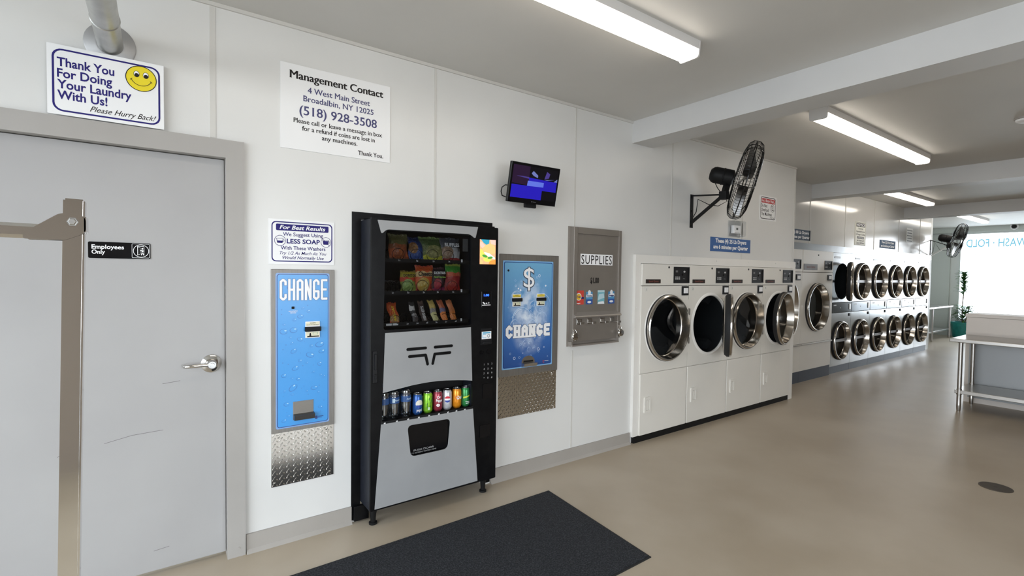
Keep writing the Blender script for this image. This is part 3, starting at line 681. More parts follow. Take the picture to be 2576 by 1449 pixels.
for x, z, r, q in ((2.12, 1.375, 0.006, 1), (2.14, 1.363, 0.008, 1), (2.375, 1.395, 0.007, 1)):
    flatart(bm, ell(x, z, r, r*q, 18, rot=0.6), y-3.3*E1, 1)
t.part('bubbles', bm, [bub, bubw], pan)
bm = nb(); V = text(bm, '$', 2.2155, 1.384, 0.145, y-4*E1, bold=0.030, fit=0.112, height=0.150, mi=1, serif=0); text(bm, '$', 2.2155, 1.386, 0.145, y-5*E1, bold=-0.002, fit=0.099, height=0.142)
for q, (w_, mi, k) in enumerate(((0.013, 1, 4), (0.007, 0, 5))): flatart(bm, R4(2.2155-w_/2, 2.2155+w_/2, 1.353, 1.530), y-(k+0.5)*E1, mi) if q else flatart(bm, R4(2.2155-w_/2, 2.2155+w_/2, 1.352, 1.531), y-k*E1+0.0001, mi)
t.part('dollar_sign', bm, [white_p, mat('print_outline_grey', (0.06, 0.085, 0.13), 0.4)], pan)
bm = nb(); big_letters(bm, 'CHANGE', 2.012, 2.421, 1.017, 1.112, 0.024, y-4*E1, 0.14, 1, 0.006, 0.006); big_letters(bm, 'CHANGE', 2.012, 2.421, 1.017, 1.112, 0.024, y-5.2*E1, 0.14, 0, 0.006)
t.part('lettering', bm, [white_p, MATS['print_outline_grey']], pan, label='white CHANGE lettering')
bill_reader(t, 2.066, 2.141, 1.246, 1.336, y-E1*2, True); bill_reader(t, 2.288, 2.364, 1.246, 1.336, y-E1*2, True)
bm = nb(); cyl(bm, (2.030, y-0.003, 1.505), (2.030, y-0.001, 1.505), 0.008, 14); t.part('key_lock', bm, blackm)
bm = nb(); plate(bm, [(2.158, 0.799), (2.279, 0.799), (2.279, 0.835)] + ell(2.2185, 0.835, 0.0605, 0.045, 14, 0, 180)[1:] , (), y-0.002, y)
f = t.part('coin_return', bm, steel)
bm = nb(); flatart(bm, [(2.172, 0.833), (2.266, 0.833), (2.262, 0.846), (2.176, 0.846)], y-0.0026); t.part('recess', bm, blackm, f)
bm = nb(); plate(bm, [(y-0.002, 0.799), (y-0.032, 0.806), (y-0.038, 0.828), (y-0.002, 0.832)], (), 2.158, 2.279, plane='yz'); t.part('cup_lip', bm, steel, f)
bm = nb(); stroke(bm, ell(2.366, 0.824, 0.008, n=8, a0=60, a1=300), 0.004, y-4*E1, y-4*E1, 4, 0); flatart(bm, R4(2.374, 2.412, 0.826, 0.829), y-4*E1, 1); t.part('maker_mark', bm, [ink_red, white_p], pan)
# tread plates
def tread(name, label, x0, x1, z0, z1, px, pz, alt):
    bm = nb(); box(bm, x0, x1, -0.004, 0, z0, z1)
    def lug(cx, cz, L, w_, ang, h=0.0022):
        c, s_ = math.cos(ang), math.sin(ang); y_ = -0.004
        def P(a, b, hh): return (min(max(cx+a*c-b*s_, x0), x1), y_-hh, min(max(cz+a*s_+b*c, z0), z1))
        base = [(-L, 0), (-L*0.55, -w_), (L*0.55, -w_), (L, 0), (L*0.55, w_), (-L*0.55, w_)]
        B = [bm.verts.new(P(a, b, 0)) for a, b in base]; T = [bm.verts.new(P(a*0.72, b*0.45, h)) for a, b in base]
        for i in range(6): bm.faces.new((B[i], B[(i+1) % 6], T[(i+1) % 6], T[i]))
        bm.faces.new(T)
    nz = int((z1-z0)/pz)+1; nx = int((x1-x0)/px)+1
    for j in range(nz):
        for i in range(nx):
            cx = x0+px*(i+0.35+(0.5 if (j % 2 and alt) else 0)); cz = z0+pz*(j+0.5)
            if cx > x1-0.004 or cz > z1-0.004: continue
            lug(cx, cz, 0.0158 if not alt else 0.0135, 0.0034 if not alt else 0.0028, math.radians(56 if not alt else 50), 0.0028)
            lug(cx+px*0.5, cz-(pz*0.30 if not alt else 0), 0.0075 if not alt else 0.0115, 0.0030 if not alt else 0.0024, math.radians(-45), 0.0022)
    for q in ((x0+0.035, z1-0.022), (x1-0.04, z1-0.02), (x0+0.015, z0+0.02), (x1-0.02, z0+0.02)): lathe(bm, (q[0], -0.004, q[1]), (0, -1, 0), [(0.008, 0), (0.006, 0.003), (0, 0.0035)], 12)
    return Solo(name, bm, mat('tread_plate_aluminium', (0.56, 0.535, 0.495), 0.15, 1.0), label, 'metal plate', ((x0+x1)/2, 0, z0), fixn=True)
tread('tread_plate', 'checkered metal tread plate on the wall under the narrow change machine', 0.493, 0.819, 0.315, 0.607, 0.0352, 0.0300, False)
tread('tread_plate', 'checkered metal tread plate on the wall under the wide change machine', 1.961, 2.500, 0.446, 0.744, 0.0340, 0.0235, True)

# ------------------------------------------------------------------ vending machine
bm = nb()
plate(bm, [(0.922, 0.012), (0.975, 0.012), (0.975, 1.795), (1.842, 1.795), (1.842, 0.012), (1.897, 0.012), (1.897, 1.832), (0.922, 1.832)], (), 0, -0.004)
box(bm, 0.932, 1.02, -0.030, -0.004, 0.012, 0.10, 0.003)
for x, z in ((0.935, 1.78), (1.05, 1.815), (1.5, 1.815), (0.935, 0.9), (0.945, 0.04)): cyl(bm, (x, -0.004, z), (x, -0.0065, z), 0.004, 8)
Solo('surround_panel', bm, black, 'black board on the wall framing the vending machine', 'panel', (1.41, 0, 0.012))
t = Thing('vending_machine', 'black and grey snack and drink vending machine set into the wall', 'vending machine', (1.405, -0.10, 0))
X0, X1, YF, ZB, ZT = 0.977, 1.834, -0.170, 0.115, 1.783
bm = nb()
box(bm, X0, X0+0.012, -0.158, 0.62, ZB, ZT); box(bm, X1-0.012, X1, -0.158, 0.62, ZB, ZT); box(bm, X0+0.012, X1-0.012, -0.155, 0.62, ZT-0.012, ZT); box(bm, X0+0.012, X1-0.012, -0.155, 0.62, ZB, ZB+0.012); box(bm, X0+0.012, X1-0.012, 0.60, 0.62, ZB+0.012, ZT-0.012)
box(bm, 1.665, 1.675, -0.155, 0.60, ZB+0.012, ZT-0.012)
t.part('cabinet', bm, sidem)
bm = nb(); box(bm, X0+0.012, X1, -0.13, -0.02, ZT, ZT+0.012, 0.002, 1); t.part('top_cap', bm, black)
bm = nb()
plate(bm, rrect(X0, X1, ZB, ZT, 0.006, 2), [roundpoly([(1.050, 1.150), (1.638, 1.150), (1.628, 1.722), (1.062, 1.722)], 0.02), roundpoly([(1.044, 0.624), (1.650, 0.624), (1.645, 0.88), (1.048, 0.88)], 0.006), rrect(1.205, 1.478, 0.388, 0.572, 0.03)], YF, -0.155)
door = t.part('front_door', bm, black)
def gpanel(name, outer, holes=()):
    bm = nb(); plate(bm, outer, holes, YF-0.003, YF); return t.part(name, bm, grayp, door, label='grey panel of the front')
gpanel('top_panel', roundpoly([(1.012, 1.777), (1.034, 1.704), (1.043, 1.704), (1.062, 1.727), (1.617, 1.730), (1.648, 1.708), (1.658, 1.708), (1.676, 1.779)], [0.003, 0.006, 0.006, 0.022, 0.022, 0.006, 0.006, 0.003], 4))
curve = [(1.048, 0.790), (1.10, 0.797), (1.16, 0.804), (1.225, 0.812), (1.29, 0.8165), (1.343, 0.8185), (1.40, 0.818), (1.453, 0.815), (1.539, 0.807), (1.600, 0.799), (1.644, 0.791)]
mp_ = gpanel('middle_panel', curve + [(1.630, 1.137), (1.060, 1.134)])
hatch = roundpoly([(1.199, 0.575), (1.487, 0.571), (1.470, 0.384), (1.222, 0.384)], 0.032, 6)
gpanel('lower_panel', [(1.038, 0.609), (1.652, 0.609), (1.692, 0.127), (1.002, 0.124)], [hatch])
bm = nb(); yy = YF-0.003-E1
for pts in ([(1.198, 1.029), (1.313, 1.029)], [(1.376, 1.029), (1.491, 1.029)], [(1.209, 0.986), (1.313, 0.986), (1.327, 0.930)], [(1.479, 0.987), (1.374, 0.987), (1.361, 0.930)]): stroke(bm, pts, 0.0175, yy, yy-0.001)
t.part('emblem', bm, black, mp_, label='black winged line emblem')
# interiors
bm = nb(); box(bm, X0+0.012, 1.665, 0.30, 0.31, 1.14, ZT-0.012); box(bm, X0+0.012, 1.665, -0.15, 0.30, 1.130, 1.140); box(bm, X0+0.013, 1.664, -0.02, 0.0, 0.60, 1.13); box(bm, X0+0.013, 1.664, -0.15, -0.02, 0.585, 0.60)
t.part('inner_liner', bm, dark_in)
bm = nb(); box(bm, 1.045, 1.640, -0.158, -0.156, 1.145, 1.728); t.part('snack_window', bm, vglass, door)
for z, labs, nm in ((1.556, ((1.17, '11'), (1.285, '12'), (1.395, '13'), (1.505, '14')), 'a'), (1.364, ((1.13, '21'), (1.228, '22'), (1.330, '23'), (1.425, '24'), (1.535, '25')), 'b'), (1.176, ((1.225, '33'), (1.289, '34'), (1.354, '35'), (1.418, '36'), (1.486, '37'), (1.555, '38')), 'c')):
    bm = nb(); box(bm, X0+0.02, 1.655, -0.105, 0.28, z-0.006, z); box(bm, X0+0.02, 1.655, -0.108, -0.104, z-0.014, z+0.008)
    sh = t.part('shelf', bm, blackm)
    bm = nb()
    for x, s_ in labs: text(bm, s_, x, z-0.0065, 0.0135, -0.1085, bold=0.03)
    box(bm, 1.590, 1.600, -0.110, -0.104, z-0.004, z+0.014)
    if nm == 'c': flatart(bm, R4(1.090, 1.125, z-0.008, z+0.004), -0.1085); flatart(bm, R4(1.13, 1.165, z-0.008, z+0.004), -0.1085)
    t.part('shelf_label', bm, white_p, sh)
def coil(x, z, r, L=0.20, turns=5):
    bm = nb(); pts = []
    n_ = turns*16
    for i in range(n_+1):
        a = -PI/2 + 2*PI*turns*i/n_; pts.append((x + r*math.cos(a), -0.112 + L*i/n_, z + r + r*math.sin(a)))
    tube(bm, pts, 0.0017, 5); t.part('dispensing_coil', bm, blackg, smooth=60)
for x, r in ((1.17, 0.034), (1.285, 0.034), (1.395, 0.034), (1.505, 0.034)): coil(x, 1.558, r)
for x, r in ((1.128, 0.033), (1.228, 0.033), (1.328, 0.035), (1.425, 0.033), (1.535, 0.033)): coil(x, 1.366, r)
for x, r in ((1.155, 0.024), (1.222, 0.026), (1.284, 0.022), (1.342, 0.022), (1.415, 0.022), (1.482, 0.023), (1.545, 0.023)): coil(x, 1.178, r)
bm = nb(); box(bm, 1.574, 1.612, -0.1550, -0.1545, 1.620, 1.700); t.part('price_sticker', bm, mat('dark_sticker', (0.05, 0.055, 0.06), 0.5), door)
# drink display
bm = nb(); box(bm, 1.030, 1.655, -0.15, -0.02, 0.600, 0.610); box(bm, 1.040, 1.652, YF-0.002, YF+0.015, 0.604, 0.624, 0.002, 1)
tr = t.part('drink_tray', bm, blackm)
bm = nb()
for x, s_ in ((1.052, '40'), (1.126, '43'), (1.197, '45'), (1.266, '50'), (1.334, '54'), (1.400, '60'), (1.463, '62'), (1.523, '63'), (1.584, '64')): text(bm, s_, x+0.007, 0.6085, 0.012, YF-0.0026, bold=0.04)
t.part('shelf_label', bm, white_p, tr)
# delivery hatch
bm = nb(); box(bm, 1.19, 1.49, -0.005, 0.0, 0.37, 0.59); box(bm, 1.19, 1.20, -0.155, -0.005, 0.37, 0.59); box(bm, 1.48, 1.49, -0.155, -0.005, 0.37, 0.59); box(bm, 1.20, 1.48, -0.155, -0.005, 0.37, 0.38); box(bm, 1.20, 1.48, -0.155, -0.005, 0.58, 0.59)
hb = t.part('delivery_hatch', bm, blackg)
bm = nb(); box(bm, 1.207, 1.476, -0.163, -0.160, 0.390, 0.570, 0.002, 1); fl = t.part('flap', bm, blackg, hb)
bm = nb(); text(bm, 'PUSH DOOR', 1.312, 0.4085, 0.016, -0.1640, bold=0.01, fit=0.135); text(bm, 'TO RETRIEVE VENDED ITEMS', 1.312, 0.394, 0.012, -0.1640, fit=0.165); t.part('lettering', bm, mat('print_dim', (0.30, 0.30, 0.30), 0.5), fl)
# right hand console
scr = [mat('screen_'+k, c, 0.3, emit=0.75) for k, c in (('peach', (0.86, 0.42, 0.22)), ('teal', (0.03, 0.30, 0.44)), ('pink', (0.90, 0.50, 0.42)), ('white', (0.85, 0.84, 0.80)), ('green', (0.06, 0.30, 0.05)), ('lime', (0.62, 0.66, 0.12)), ('orange', (0.80, 0.30, 0.06)), ('tan', (0.78, 0.50, 0.20)))]
bm = nb(); x0, x1, z0, z1 = 1.692, 1.8125, 1.542, 1.702; y = YF-0.003; W_, H_ = x1-x0, z1-z0
plate(bm, R4(x0, x1, z0, z1), (), YF, y, mi=0)
q = lambda pts: [(x0+a*W_, z0+b*H_) for a, b in pts]
flatart(bm, q([(0.05, 1), (0.60, 1), (0.58, 0.84), (0.40, 0.78), (0.22, 0.86)]), y-E1, 1)
flatart(bm, roundpoly(q([(0, 0.92), (0.12, 0.90), (0.34, 0.74), (0.26, 0.64), (0.10, 0.66), (0, 0.74)]), 0.006, 3), y-E1, 2)
flatart(bm, q([(0.62, 1), (1, 1), (1, 0.8), (0.7, 0.82)]), y-E1, 2)
flatart(bm, roundpoly(q([(0.10, 0.62), (0.40, 0.80), (0.75, 0.84), (0.98, 0.70), (0.98, 0.44), (0.60, 0.42), (0.28, 0.50)]), 0.012, 4), y-2*E1, 7)
flatart(bm, roundpoly(q([(0, 0.62), (0.12, 0.60), (0.30, 0.40), (0.20, 0.25), (0, 0.30)]), 0.008, 3), y-2*E1, 5)
flatart(bm, roundpoly(q([(0.24, 0.50), (0.60, 0.44), (0.98, 0.26), (0.96, 0.20), (0.56, 0.30), (0.30, 0.42)]), 0.006, 3), y-3*E1, 3)
flatart(bm, ell(x0+0.46*W_, z0+0.20*H_, 0.26*W_, 0.10*H_, 20), y-3*E1, 5)
flatart(bm, ell(x0+0.30*W_, z0+0.33*H_, 0.17*W_, 0.055*H_, 16, rot=-0.25), y-4*E1, 4); flatart(bm, ell(x0+0.64*W_, z0+0.27*H_, 0.17*W_, 0.05*H_, 16, rot=0.15), y-4*E1, 4)
flatart(bm, q([(0.62, 0.14), (1, 0.20), (1, 0), (0.55, 0)]), y-2*E1, 6); flatart(bm, q([(0, 0.22), (0.20, 0.12), (0.15, 0), (0, 0)]), y-2*E1, 7)
t.part('advert_screen', bm, scr, door, label='lit screen showing a sandwich advert')
bm = nb(); box(bm, 1.708, 1.782, YF-0.003, YF, 1.262, 1.366, 0.002, 1); cp = t.part('card_reader', bm, blackg, door)
bm = nb(); text(bm, '1.00', 1.745, 1.334, 0.020, YF-0.0036, bold=0.02, fit=0.040); t.part('price_display', bm, mat('blue_led', (0.01, 0.05, 0.9), 0.4, emit=6.0, ecol=(0.02, 0.10, 1.0)), cp, label='blue lit price digits')
bm = nb(); stroke(bm, [(1.720, 1.293), (1.732, 1.285)], 0.008, YF-0.0036, YF-0.0036); stroke(bm, [(1.742, 1.288), (1.750, 1.288)], 0.005, YF-0.0036, YF-0.0036); flatart(bm, ell(1.764, 1.290, 0.0035, 0.005), YF-0.0036); flatart(bm, R4(1.711, 1.777, 1.274, 1.278), YF-0.0036); t.part('lettering', bm, white_p, cp)
bm = nb(); plate(bm, rrect(1.704, 1.790, 1.017, 1.123, 0.004), (), YF-0.004, YF); box(bm, 1.714, 1.785, YF-0.016, YF-0.004, 1.020, 1.036, 0.003)
bv = t.part('bill_validator', bm, darkp, door)
bm = nb(); yy = YF-0.0046; flatart(bm, R4(1.711, 1.785, 1.054, 1.103), yy, 0); flatart(bm, R4(1.717, 1.779, 1.090, 1.099), yy-E1, 1); flatart(bm, R4(1.717, 1.745, 1.060, 1.087), yy-E1, 1); flatart(bm, rrect(1.721, 1.747, 1.064, 1.083, 0.002), yy-2*E1, 0); ringart(bm, ell(1.764, 1.074, 0.010, 0.012), ell(1.764, 1.074, 0.006, 0.008), yy-E1, 2)
t.part('instruction_label', bm, [white_p, mat('label_sky', (0.10, 0.40, 0.60), 0.4), mat('label_grey', (0.25, 0.28, 0.30), 0.4)], bv)
for x, r in ((1.714, 0.014), (1.769, 0.017)):
    bm = nb(); lathe(bm, (x, YF, 0.968), (0, -1, 0), [(r, 0), (r, 0.005), (r*0.8, 0.005), (r*0.75, 0.001), (0, 0.001)], 20); t.part('coin_slot', bm, blackg, door, 30)
bm = nb()
for i in range(4):
    for j in range(3): text(bm, ('123', '456', '789', '*0#')[i][j], 1.735+0.030*j, 0.881-0.0300*i, 0.017, YF-0.0008, bold=0.01)
t.part('keypad', bm, mat('key_print', (0.42, 0.42, 0.42), 0.5), door)
for nm_, x0, x1, z0, z1 in (('coin_return_door', 1.725, 1.801, 0.664, 0.758), ('service_door', 1.706, 1.786, 0.407, 0.488)):
    bm = nb(); ringart(bm, rrect(x0-0.003, x1+0.003, z0-0.003, z1+0.003, 0.006), rrect(x0, x1, z0, z1, 0.004), YF-0.0006); plate(bm, rrect(x0, x1, z0, z1, 0.004), (), YF-0.004, YF); t.part(nm_, bm, blackg, door)
bm = nb(); box(bm, 0.986, 1.016, YF-0.006, YF, 0.852, 1.036, 0.004); box(bm, 0.994, 1.008, YF-0.016, YF-0.006, 0.930, 1.020, 0.003); box(bm, 0.993, 1.009, YF-0.012, YF-0.006, 0.875, 0.905, 0.003); cyl(bm, (1.001, YF-0.012, 0.890), (1.001, YF-0.016, 0.890), 0.006, 12)
t.part('door_handle', bm, darkp, door)
for x in (1.025, 1.790):
    for y in (-0.085, 0.52):
        bm = nb(); lathe(bm, (x, y, 0), (0, 0, 1), [(0, 0), (0.024, 0), (0.024, 0.012), (0.015, 0.016), (0.018, 0.06), (0.030, 0.112), (0.034, 0.115), (0, 0.115)], 16); t.part('foot', bm, blackm, smooth=35)

# ------------------------------------------------------------------ snacks and drinks
def band_mat(name, bands, patch=None, rough=0.28):
    """packaging print: horizontal bands by height plus speckled food picture"""
    m = mat(name, bands[0][1], rough); nt = m.node_tree; n = nt.nodes; l = nt.links
    tt = n.new('ShaderNodeTexCoord'); sp = n.new('ShaderNodeSeparateXYZ'); l.new(tt.outputs['Generated'], sp.inputs[0])
    nz = n.new('ShaderNodeTexNoise'); nz.inputs['Scale'].default_value = 3.5; l.new(tt.outputs['Generated'], nz.inputs['Vector'])
    ad = n.new('ShaderNodeMath'); ad.operation = 'MULTIPLY_ADD'; l.new(nz.outputs['Fac'], ad.inputs[0]); ad.inputs[1].default_value = 0.22; l.new(sp.outputs['Z'], ad.inputs[2])
    sb = n.new('ShaderNodeMath'); sb.operation = 'SUBTRACT'; l.new(ad.outputs[0], sb.inputs[0]); sb.inputs[1].default_value = 0.11
    r = n.new('ShaderNodeValToRGB'); r.color_ramp.interpolation = 'CONSTANT'; l.new(sb.outputs[0], r.inputs[0])
    while len(r.color_ramp.elements) < len(bands): r.color_ramp.elements.new(0.5)
    for e, (p, c) in zip(r.color_ramp.elements, bands): e.position = p; e.color = (*c, 1)
    out = r.outputs[0]
    if patch:
        cx, cz, rr, c1, c2 = patch
        mp = n.new('ShaderNodeMapping'); l.new(tt.outputs['Generated'], mp.inputs[0]); mp.inputs['Location'].default_value = (-cx/rr, 0, -cz/rr*1.1); mp.inputs['Scale'].default_value = (1/rr, 0, 1.1/rr)
        ln = n.new('ShaderNodeVectorMath'); ln.operation = 'LENGTH'; l.new(mp.outputs[0], ln.inputs[0])
        lt = n.new('ShaderNodeMath'); lt.operation = 'LESS_THAN'; l.new(ln.outputs['Value'], lt.inputs[0]); lt.inputs[1].default_value = 1
        vo = n.new('ShaderNodeTexVoronoi'); vo.inputs['Scale'].default_value = 7; l.new(tt.outputs['Generated'], vo.inputs['Vector'])
        r2 = n.new('ShaderNodeValToRGB'); l.new(vo.outputs['Distance'], r2.inputs[0]); r2.color_ramp.elements[0].color = (*c1, 1); r2.color_ramp.elements[1].color = (*c2, 1); r2.color_ramp.elements[1].position = 0.55
        mx = n.new('ShaderNodeMix'); mx.data_type = 'RGBA'; l.new(lt.outputs[0], mx.inputs[0]); l.new(out, mx.inputs[6]); l.new(r2.outputs[0], mx.inputs[7]); out = mx.outputs[2]
    l.new(out, n['Principled BSDF'].inputs['Base Color'])
    z3 = n.new('ShaderNodeTexNoise'); z3.inputs['Scale'].default_value = 28; z3.inputs['Detail'].default_value = 2; z3.inputs['Distortion'].default_value = 1.5; l.new(tt.outputs['Object'], z3.inputs['Vector'])
    bp = n.new('ShaderNodeBump'); bp.inputs['Strength'].default_value = 0.8; bp.inputs['Distance'].default_value = 0.012; l.new(z3.outputs['Fac'], bp.inputs['Height']); l.new(bp.outputs[0], n['Principled BSDF'].inputs['Normal'])
    return m
def bag(name, label, cat, x0, x1, z0, z1, m, group, depth=0.05, lean=0.0, words=(), seed=0, crimp=0.07, y=-0.064, skew=0.0):
    if cat == 'snack bag' and x0 > 1.1: x0, x1 = x0+0.016, x1+0.020
    rnd = random.Random(seed); bm = nb(); nx, nz = 12, 16; w_ = x1-x0; h = z1-z0; grid = {}
    for side in (0, 1):
        for i in range(nx+1):
            for j in range(nz+1):
                u, v = i/nx, j/nz
                if side and (i in (0, nx) or j in (0, nz)): grid[1, i, j] = grid[0, i, j]; continue
                vv = min(max((v-crimp)/(1-2*crimp), 0), 1)
                bul = (math.sin(PI*vv)**0.6 if 0 < vv < 1 else 0)*(math.sin(PI*u)**0.55 if 0 < u < 1 else 0)
                bul *= 1 + 0.22*math.sin(7*u+seed)*math.cos(6*v+seed*2) + rnd.uniform(-.06, .06)
                nar = 1-0.06*math.sin(PI*v)*(1 if cat != 'snack bar' else 0.3)
                x = (x0+x1)/2 + (u-0.5)*w_*nar + skew*(v-0.5) + (0.004*math.sin(9*v+seed) if i in (0, nx) else 0)
                z = z0 + h*v + (0.003*math.sin(8*u+seed) if j in (0, nz) else 0) + (0.0025*math.sin(PI*u*9) if j == nz else 0)
                yy = y + lean*v + (-1 if side == 0 else 1)*depth/2*bul
                grid[side, i, j] = bm.verts.new((x, yy, z))
    for side in (0, 1):
        for i in range(nx):
            for j in range(nz):
                f = [grid[side, i, j], grid[side, i+1, j], grid[side, i+1, j+1], grid[side, i, j+1]]
                bm.faces.new(f if side == 0 else f[::-1])
    s = Solo(name, bm, m, label, cat, ((x0+x1)/2, y, z0), group, 60)
    for tx, fv, sz, wd, mm, vert in words:
        bm = nb()
        if vert:
            base = [((x0+x1)/2, z0+h*fv)]
            def pl_(X, Z): return ((x0+x1)/2 - Z + sz*0.36, y+lean*((X-(z0))/h) - depth/2*0.98-0.002, X)
            text(bm, tx, z0+h*fv, 0, sz, 0, bold=0.03, fit=h*wd, place=lambda X, Z: ((x0+x1)/2 + sz*0.36 - Z + skew*((X-z0)/h-0.5), y + lean*((X-z0)/h) - depth/2-0.0015, X))
        else:
            text(bm, tx, (x0+x1)/2, z0+h*fv, sz, 0, bold=0.035, fit=w_*wd, place=lambda X, Z: (X+skew*((Z-z0)/h-0.5), y + lean*((Z-z0)/h) - depth/2*1.22-0.003, Z))
        s.part('brand_lettering', bm, mm)
    return s
WP = white_p; YP = ink_yel
g1 = 'snack bags in the vending machine'
bag('chip_bag', 'olive and orange snack bag, first bag on the top vending shelf', 'snack bag', 1.106, 1.226, 1.560, 1.712, band_mat('wrap_olive_orange', [(0, (0.22, 0.05, 0.015)), (0.12, (0.45, 0.09, 0.02)), (0.42, (0.30, 0.10, 0.04)), (0.60, (0.13, 0.12, 0.04)), (0.85, (0.16, 0.15, 0.06))], (0.55, 0.30, 0.32, (0.55, 0.14, 0.03), (0.25, 0.06, 0.02))), g1, seed=1, lean=0.02)
bag('chip_bag', 'dark blue chip bag on the top vending shelf', 'snack bag', 1.234, 1.332, 1.560, 1.700, band_mat('wrap_blue', [(0, (0.02, 0.06, 0.25)), (0.5, (0.015, 0.035, 0.14)), (0.8, (0.01, 0.02, 0.08))], (0.30, 0.52, 0.26, (0.50, 0.25, 0.07), (0.20, 0.09, 0.03))), g1, seed=2, lean=0.03)
bag('chip_bag', 'green and yellow chip bag on the top vending shelf', 'snack bag', 1.318, 1.462, 1.560, 1.706, band_mat('wrap_green', [(0, (0.52, 0.52, 0.04)), (0.22, (0.12, 0.15, 0.04)), (0.62, (0.06, 0.10, 0.03)), (0.88, (0.16, 0.24, 0.07))], (0.55, 0.38, 0.30, (0.45, 0.42, 0.18), (0.20, 0.20, 0.07))), g1, seed=3, skew=-0.03, lean=0.02)
bag('chip_bag', 'silver and grey ridged chip bag with dark lettering, last on the top vending shelf', 'snack bag', 1.448, 1.590, 1.560, 1.708, band_mat('wrap_silver', [(0, (0.30, 0.03, 0.03)), (0.15, (0.45, 0.44, 0.44)), (0.55, (0.09, 0.095, 0.11)), (0.9, (0.06, 0.065, 0.08))], (0.32, 0.36, 0.28, (0.55, 0.42, 0.30), (0.28, 0.18, 0.12))), g1, seed=4, lean=0.02, words=[('RUFFLES', 0.62, 0.030, 0.72, WP, False)])
bag('chip_bag', 'narrow dark bag with pink base at the left end of the top vending shelf', 'snack bag', 1.048, 1.100, 1.560, 1.680, band_mat('wrap_dark_pink', [(0, (0.50, 0.20, 0.22)), (0.30, (0.10, 0.08, 0.06)), (0.6, (0.05, 0.05, 0.04))]), g1, seed=5, lean=0.02)
bag('chip_bag', 'yellow, red and green chip bag on the middle vending shelf', 'snack bag', 1.180, 1.278, 1.369, 1.492, band_mat('wrap_yellow_red', [(0, (0.25, 0.30, 0.05)), (0.45, (0.55, 0.05, 0.02)), (0.66, (0.40, 0.33, 0.03)), (0.9, (0.20, 0.13, 0.02))], (0.45, 0.28, 0.34, (0.50, 0.62, 0.22), (0.22, 0.34, 0.08))), g1, seed=6, lean=0.015, words=[('DORITOS', 0.72, 0.020, 0.8, ink_black, False)])
bag('chip_bag', 'orange cheese snack bag with black lettering on the middle vending shelf', 'snack bag', 1.278, 1.398, 1.369, 1.526, band_mat('wrap_orange', [(0, (0.45, 0.04, 0.02)), (0.30, (0.60, 0.10, 0.02)), (0.55, (0.72, 0.50, 0.22)), (0.74, (0.58, 0.09, 0.02)), (0.93, (0.42, 0.05, 0.02))], (0.40, 0.26, 0.30, (0.72, 0.62, 0.25), (0.50, 0.32, 0.05))), g1, seed=7, lean=0.015, words=[('Cheetos', 0.60, 0.036, 0.85, ink_black, False)])
bag('chip_bag', 'dark purple chip bag with red chip picture on the middle vending shelf', 'snack bag', 1.384, 1.480, 1.369, 1.516, band_mat('wrap_purple', [(0, (0.25, 0.02, 0.08)), (0.15, (0.028, 0.016, 0.02)), (0.9, (0.07, 0.03, 0.035))], (0.42, 0.30, 0.24, (0.60, 0.06, 0.07), (0.35, 0.03, 0.05))), g1, seed=8, lean=0.015, words=[('DORITOS', 0.72, 0.022, 0.78, WP, False), ('Flamin\u2019 Hot Lime', 0.56, 0.014, 0.8, mat('print_lime', (0.35, 0.60, 0.10), 0.4), False)])
bag('chip_bag', 'red and green snack bag, last on the middle vending shelf', 'snack bag', 1.486, 1.596, 1.369, 1.540, band_mat('wrap_red_green', [(0, (0.38, 0.02, 0.015)), (0.20, (0.28, 0.015, 0.02)), (0.52, (0.50, 0.10, 0.05)), (0.68, (0.05, 0.26, 0.03)), (0.90, (0.32, 0.36, 0.05))], (0.40, 0.34, 0.22, (0.55, 0.12, 0.06), (0.30, 0.02, 0.02))), g1, seed=9, lean=0.015, skew=0.012)
g2 = 'snack bars on the lower vending shelf'
kw = dict(depth=0.022, lean=0.05, crimp=0.05, y=-0.098)
bag('snack_bar', 'orange-red wrapped candy bar at the left of the lower vending shelf', 'snack bar', 1.117, 1.176, 1.180, 1.300, band_mat('wrap_payday', [(0, (0.55, 0.08, 0.02)), (0.10, (0.40, 0.24, 0.10)), (0.36, (0.62, 0.10, 0.02)), (0.9, (0.50, 0.07, 0.02))], (0.55, 0.20, 0.30, (0.60, 0.42, 0.16), (0.35, 0.15, 0.04))), g2, seed=11, words=[('PAYDAY', 0.5, 0.020, 0.72, YP, True)], skew=-0.012, **kw)
bag('snack_bar', 'black and white wrapped bar on the lower vending shelf', 'snack bar', 1.258, 1.294, 1.180, 1.300, band_mat('wrap_black_white', [(0, (0.06, 0.05, 0.05)), (0.30, (0.35, 0.33, 0.33)), (0.42, (0.03, 0.03, 0.03)), (0.55, (0.60, 0.58, 0.56)), (0.8, (0.04, 0.04, 0.04))]), g2, seed=12, skew=-0.015, **kw)
bag('snack_bar', 'dark brown chocolate bar with silver lettering on the lower vending shelf', 'snack bar', 1.318, 1.354, 1.180, 1.304, band_mat('wrap_brown', [(0, (0.05, 0.03, 0.025)), (0.85, (0.14, 0.09, 0.07))]), g2, seed=13, words=[('HERSHEY\u2019S', 0.42, 0.026, 0.68, mat('print_silver', (0.70, 0.70, 0.70), 0.35), True)], skew=-0.012, **kw)
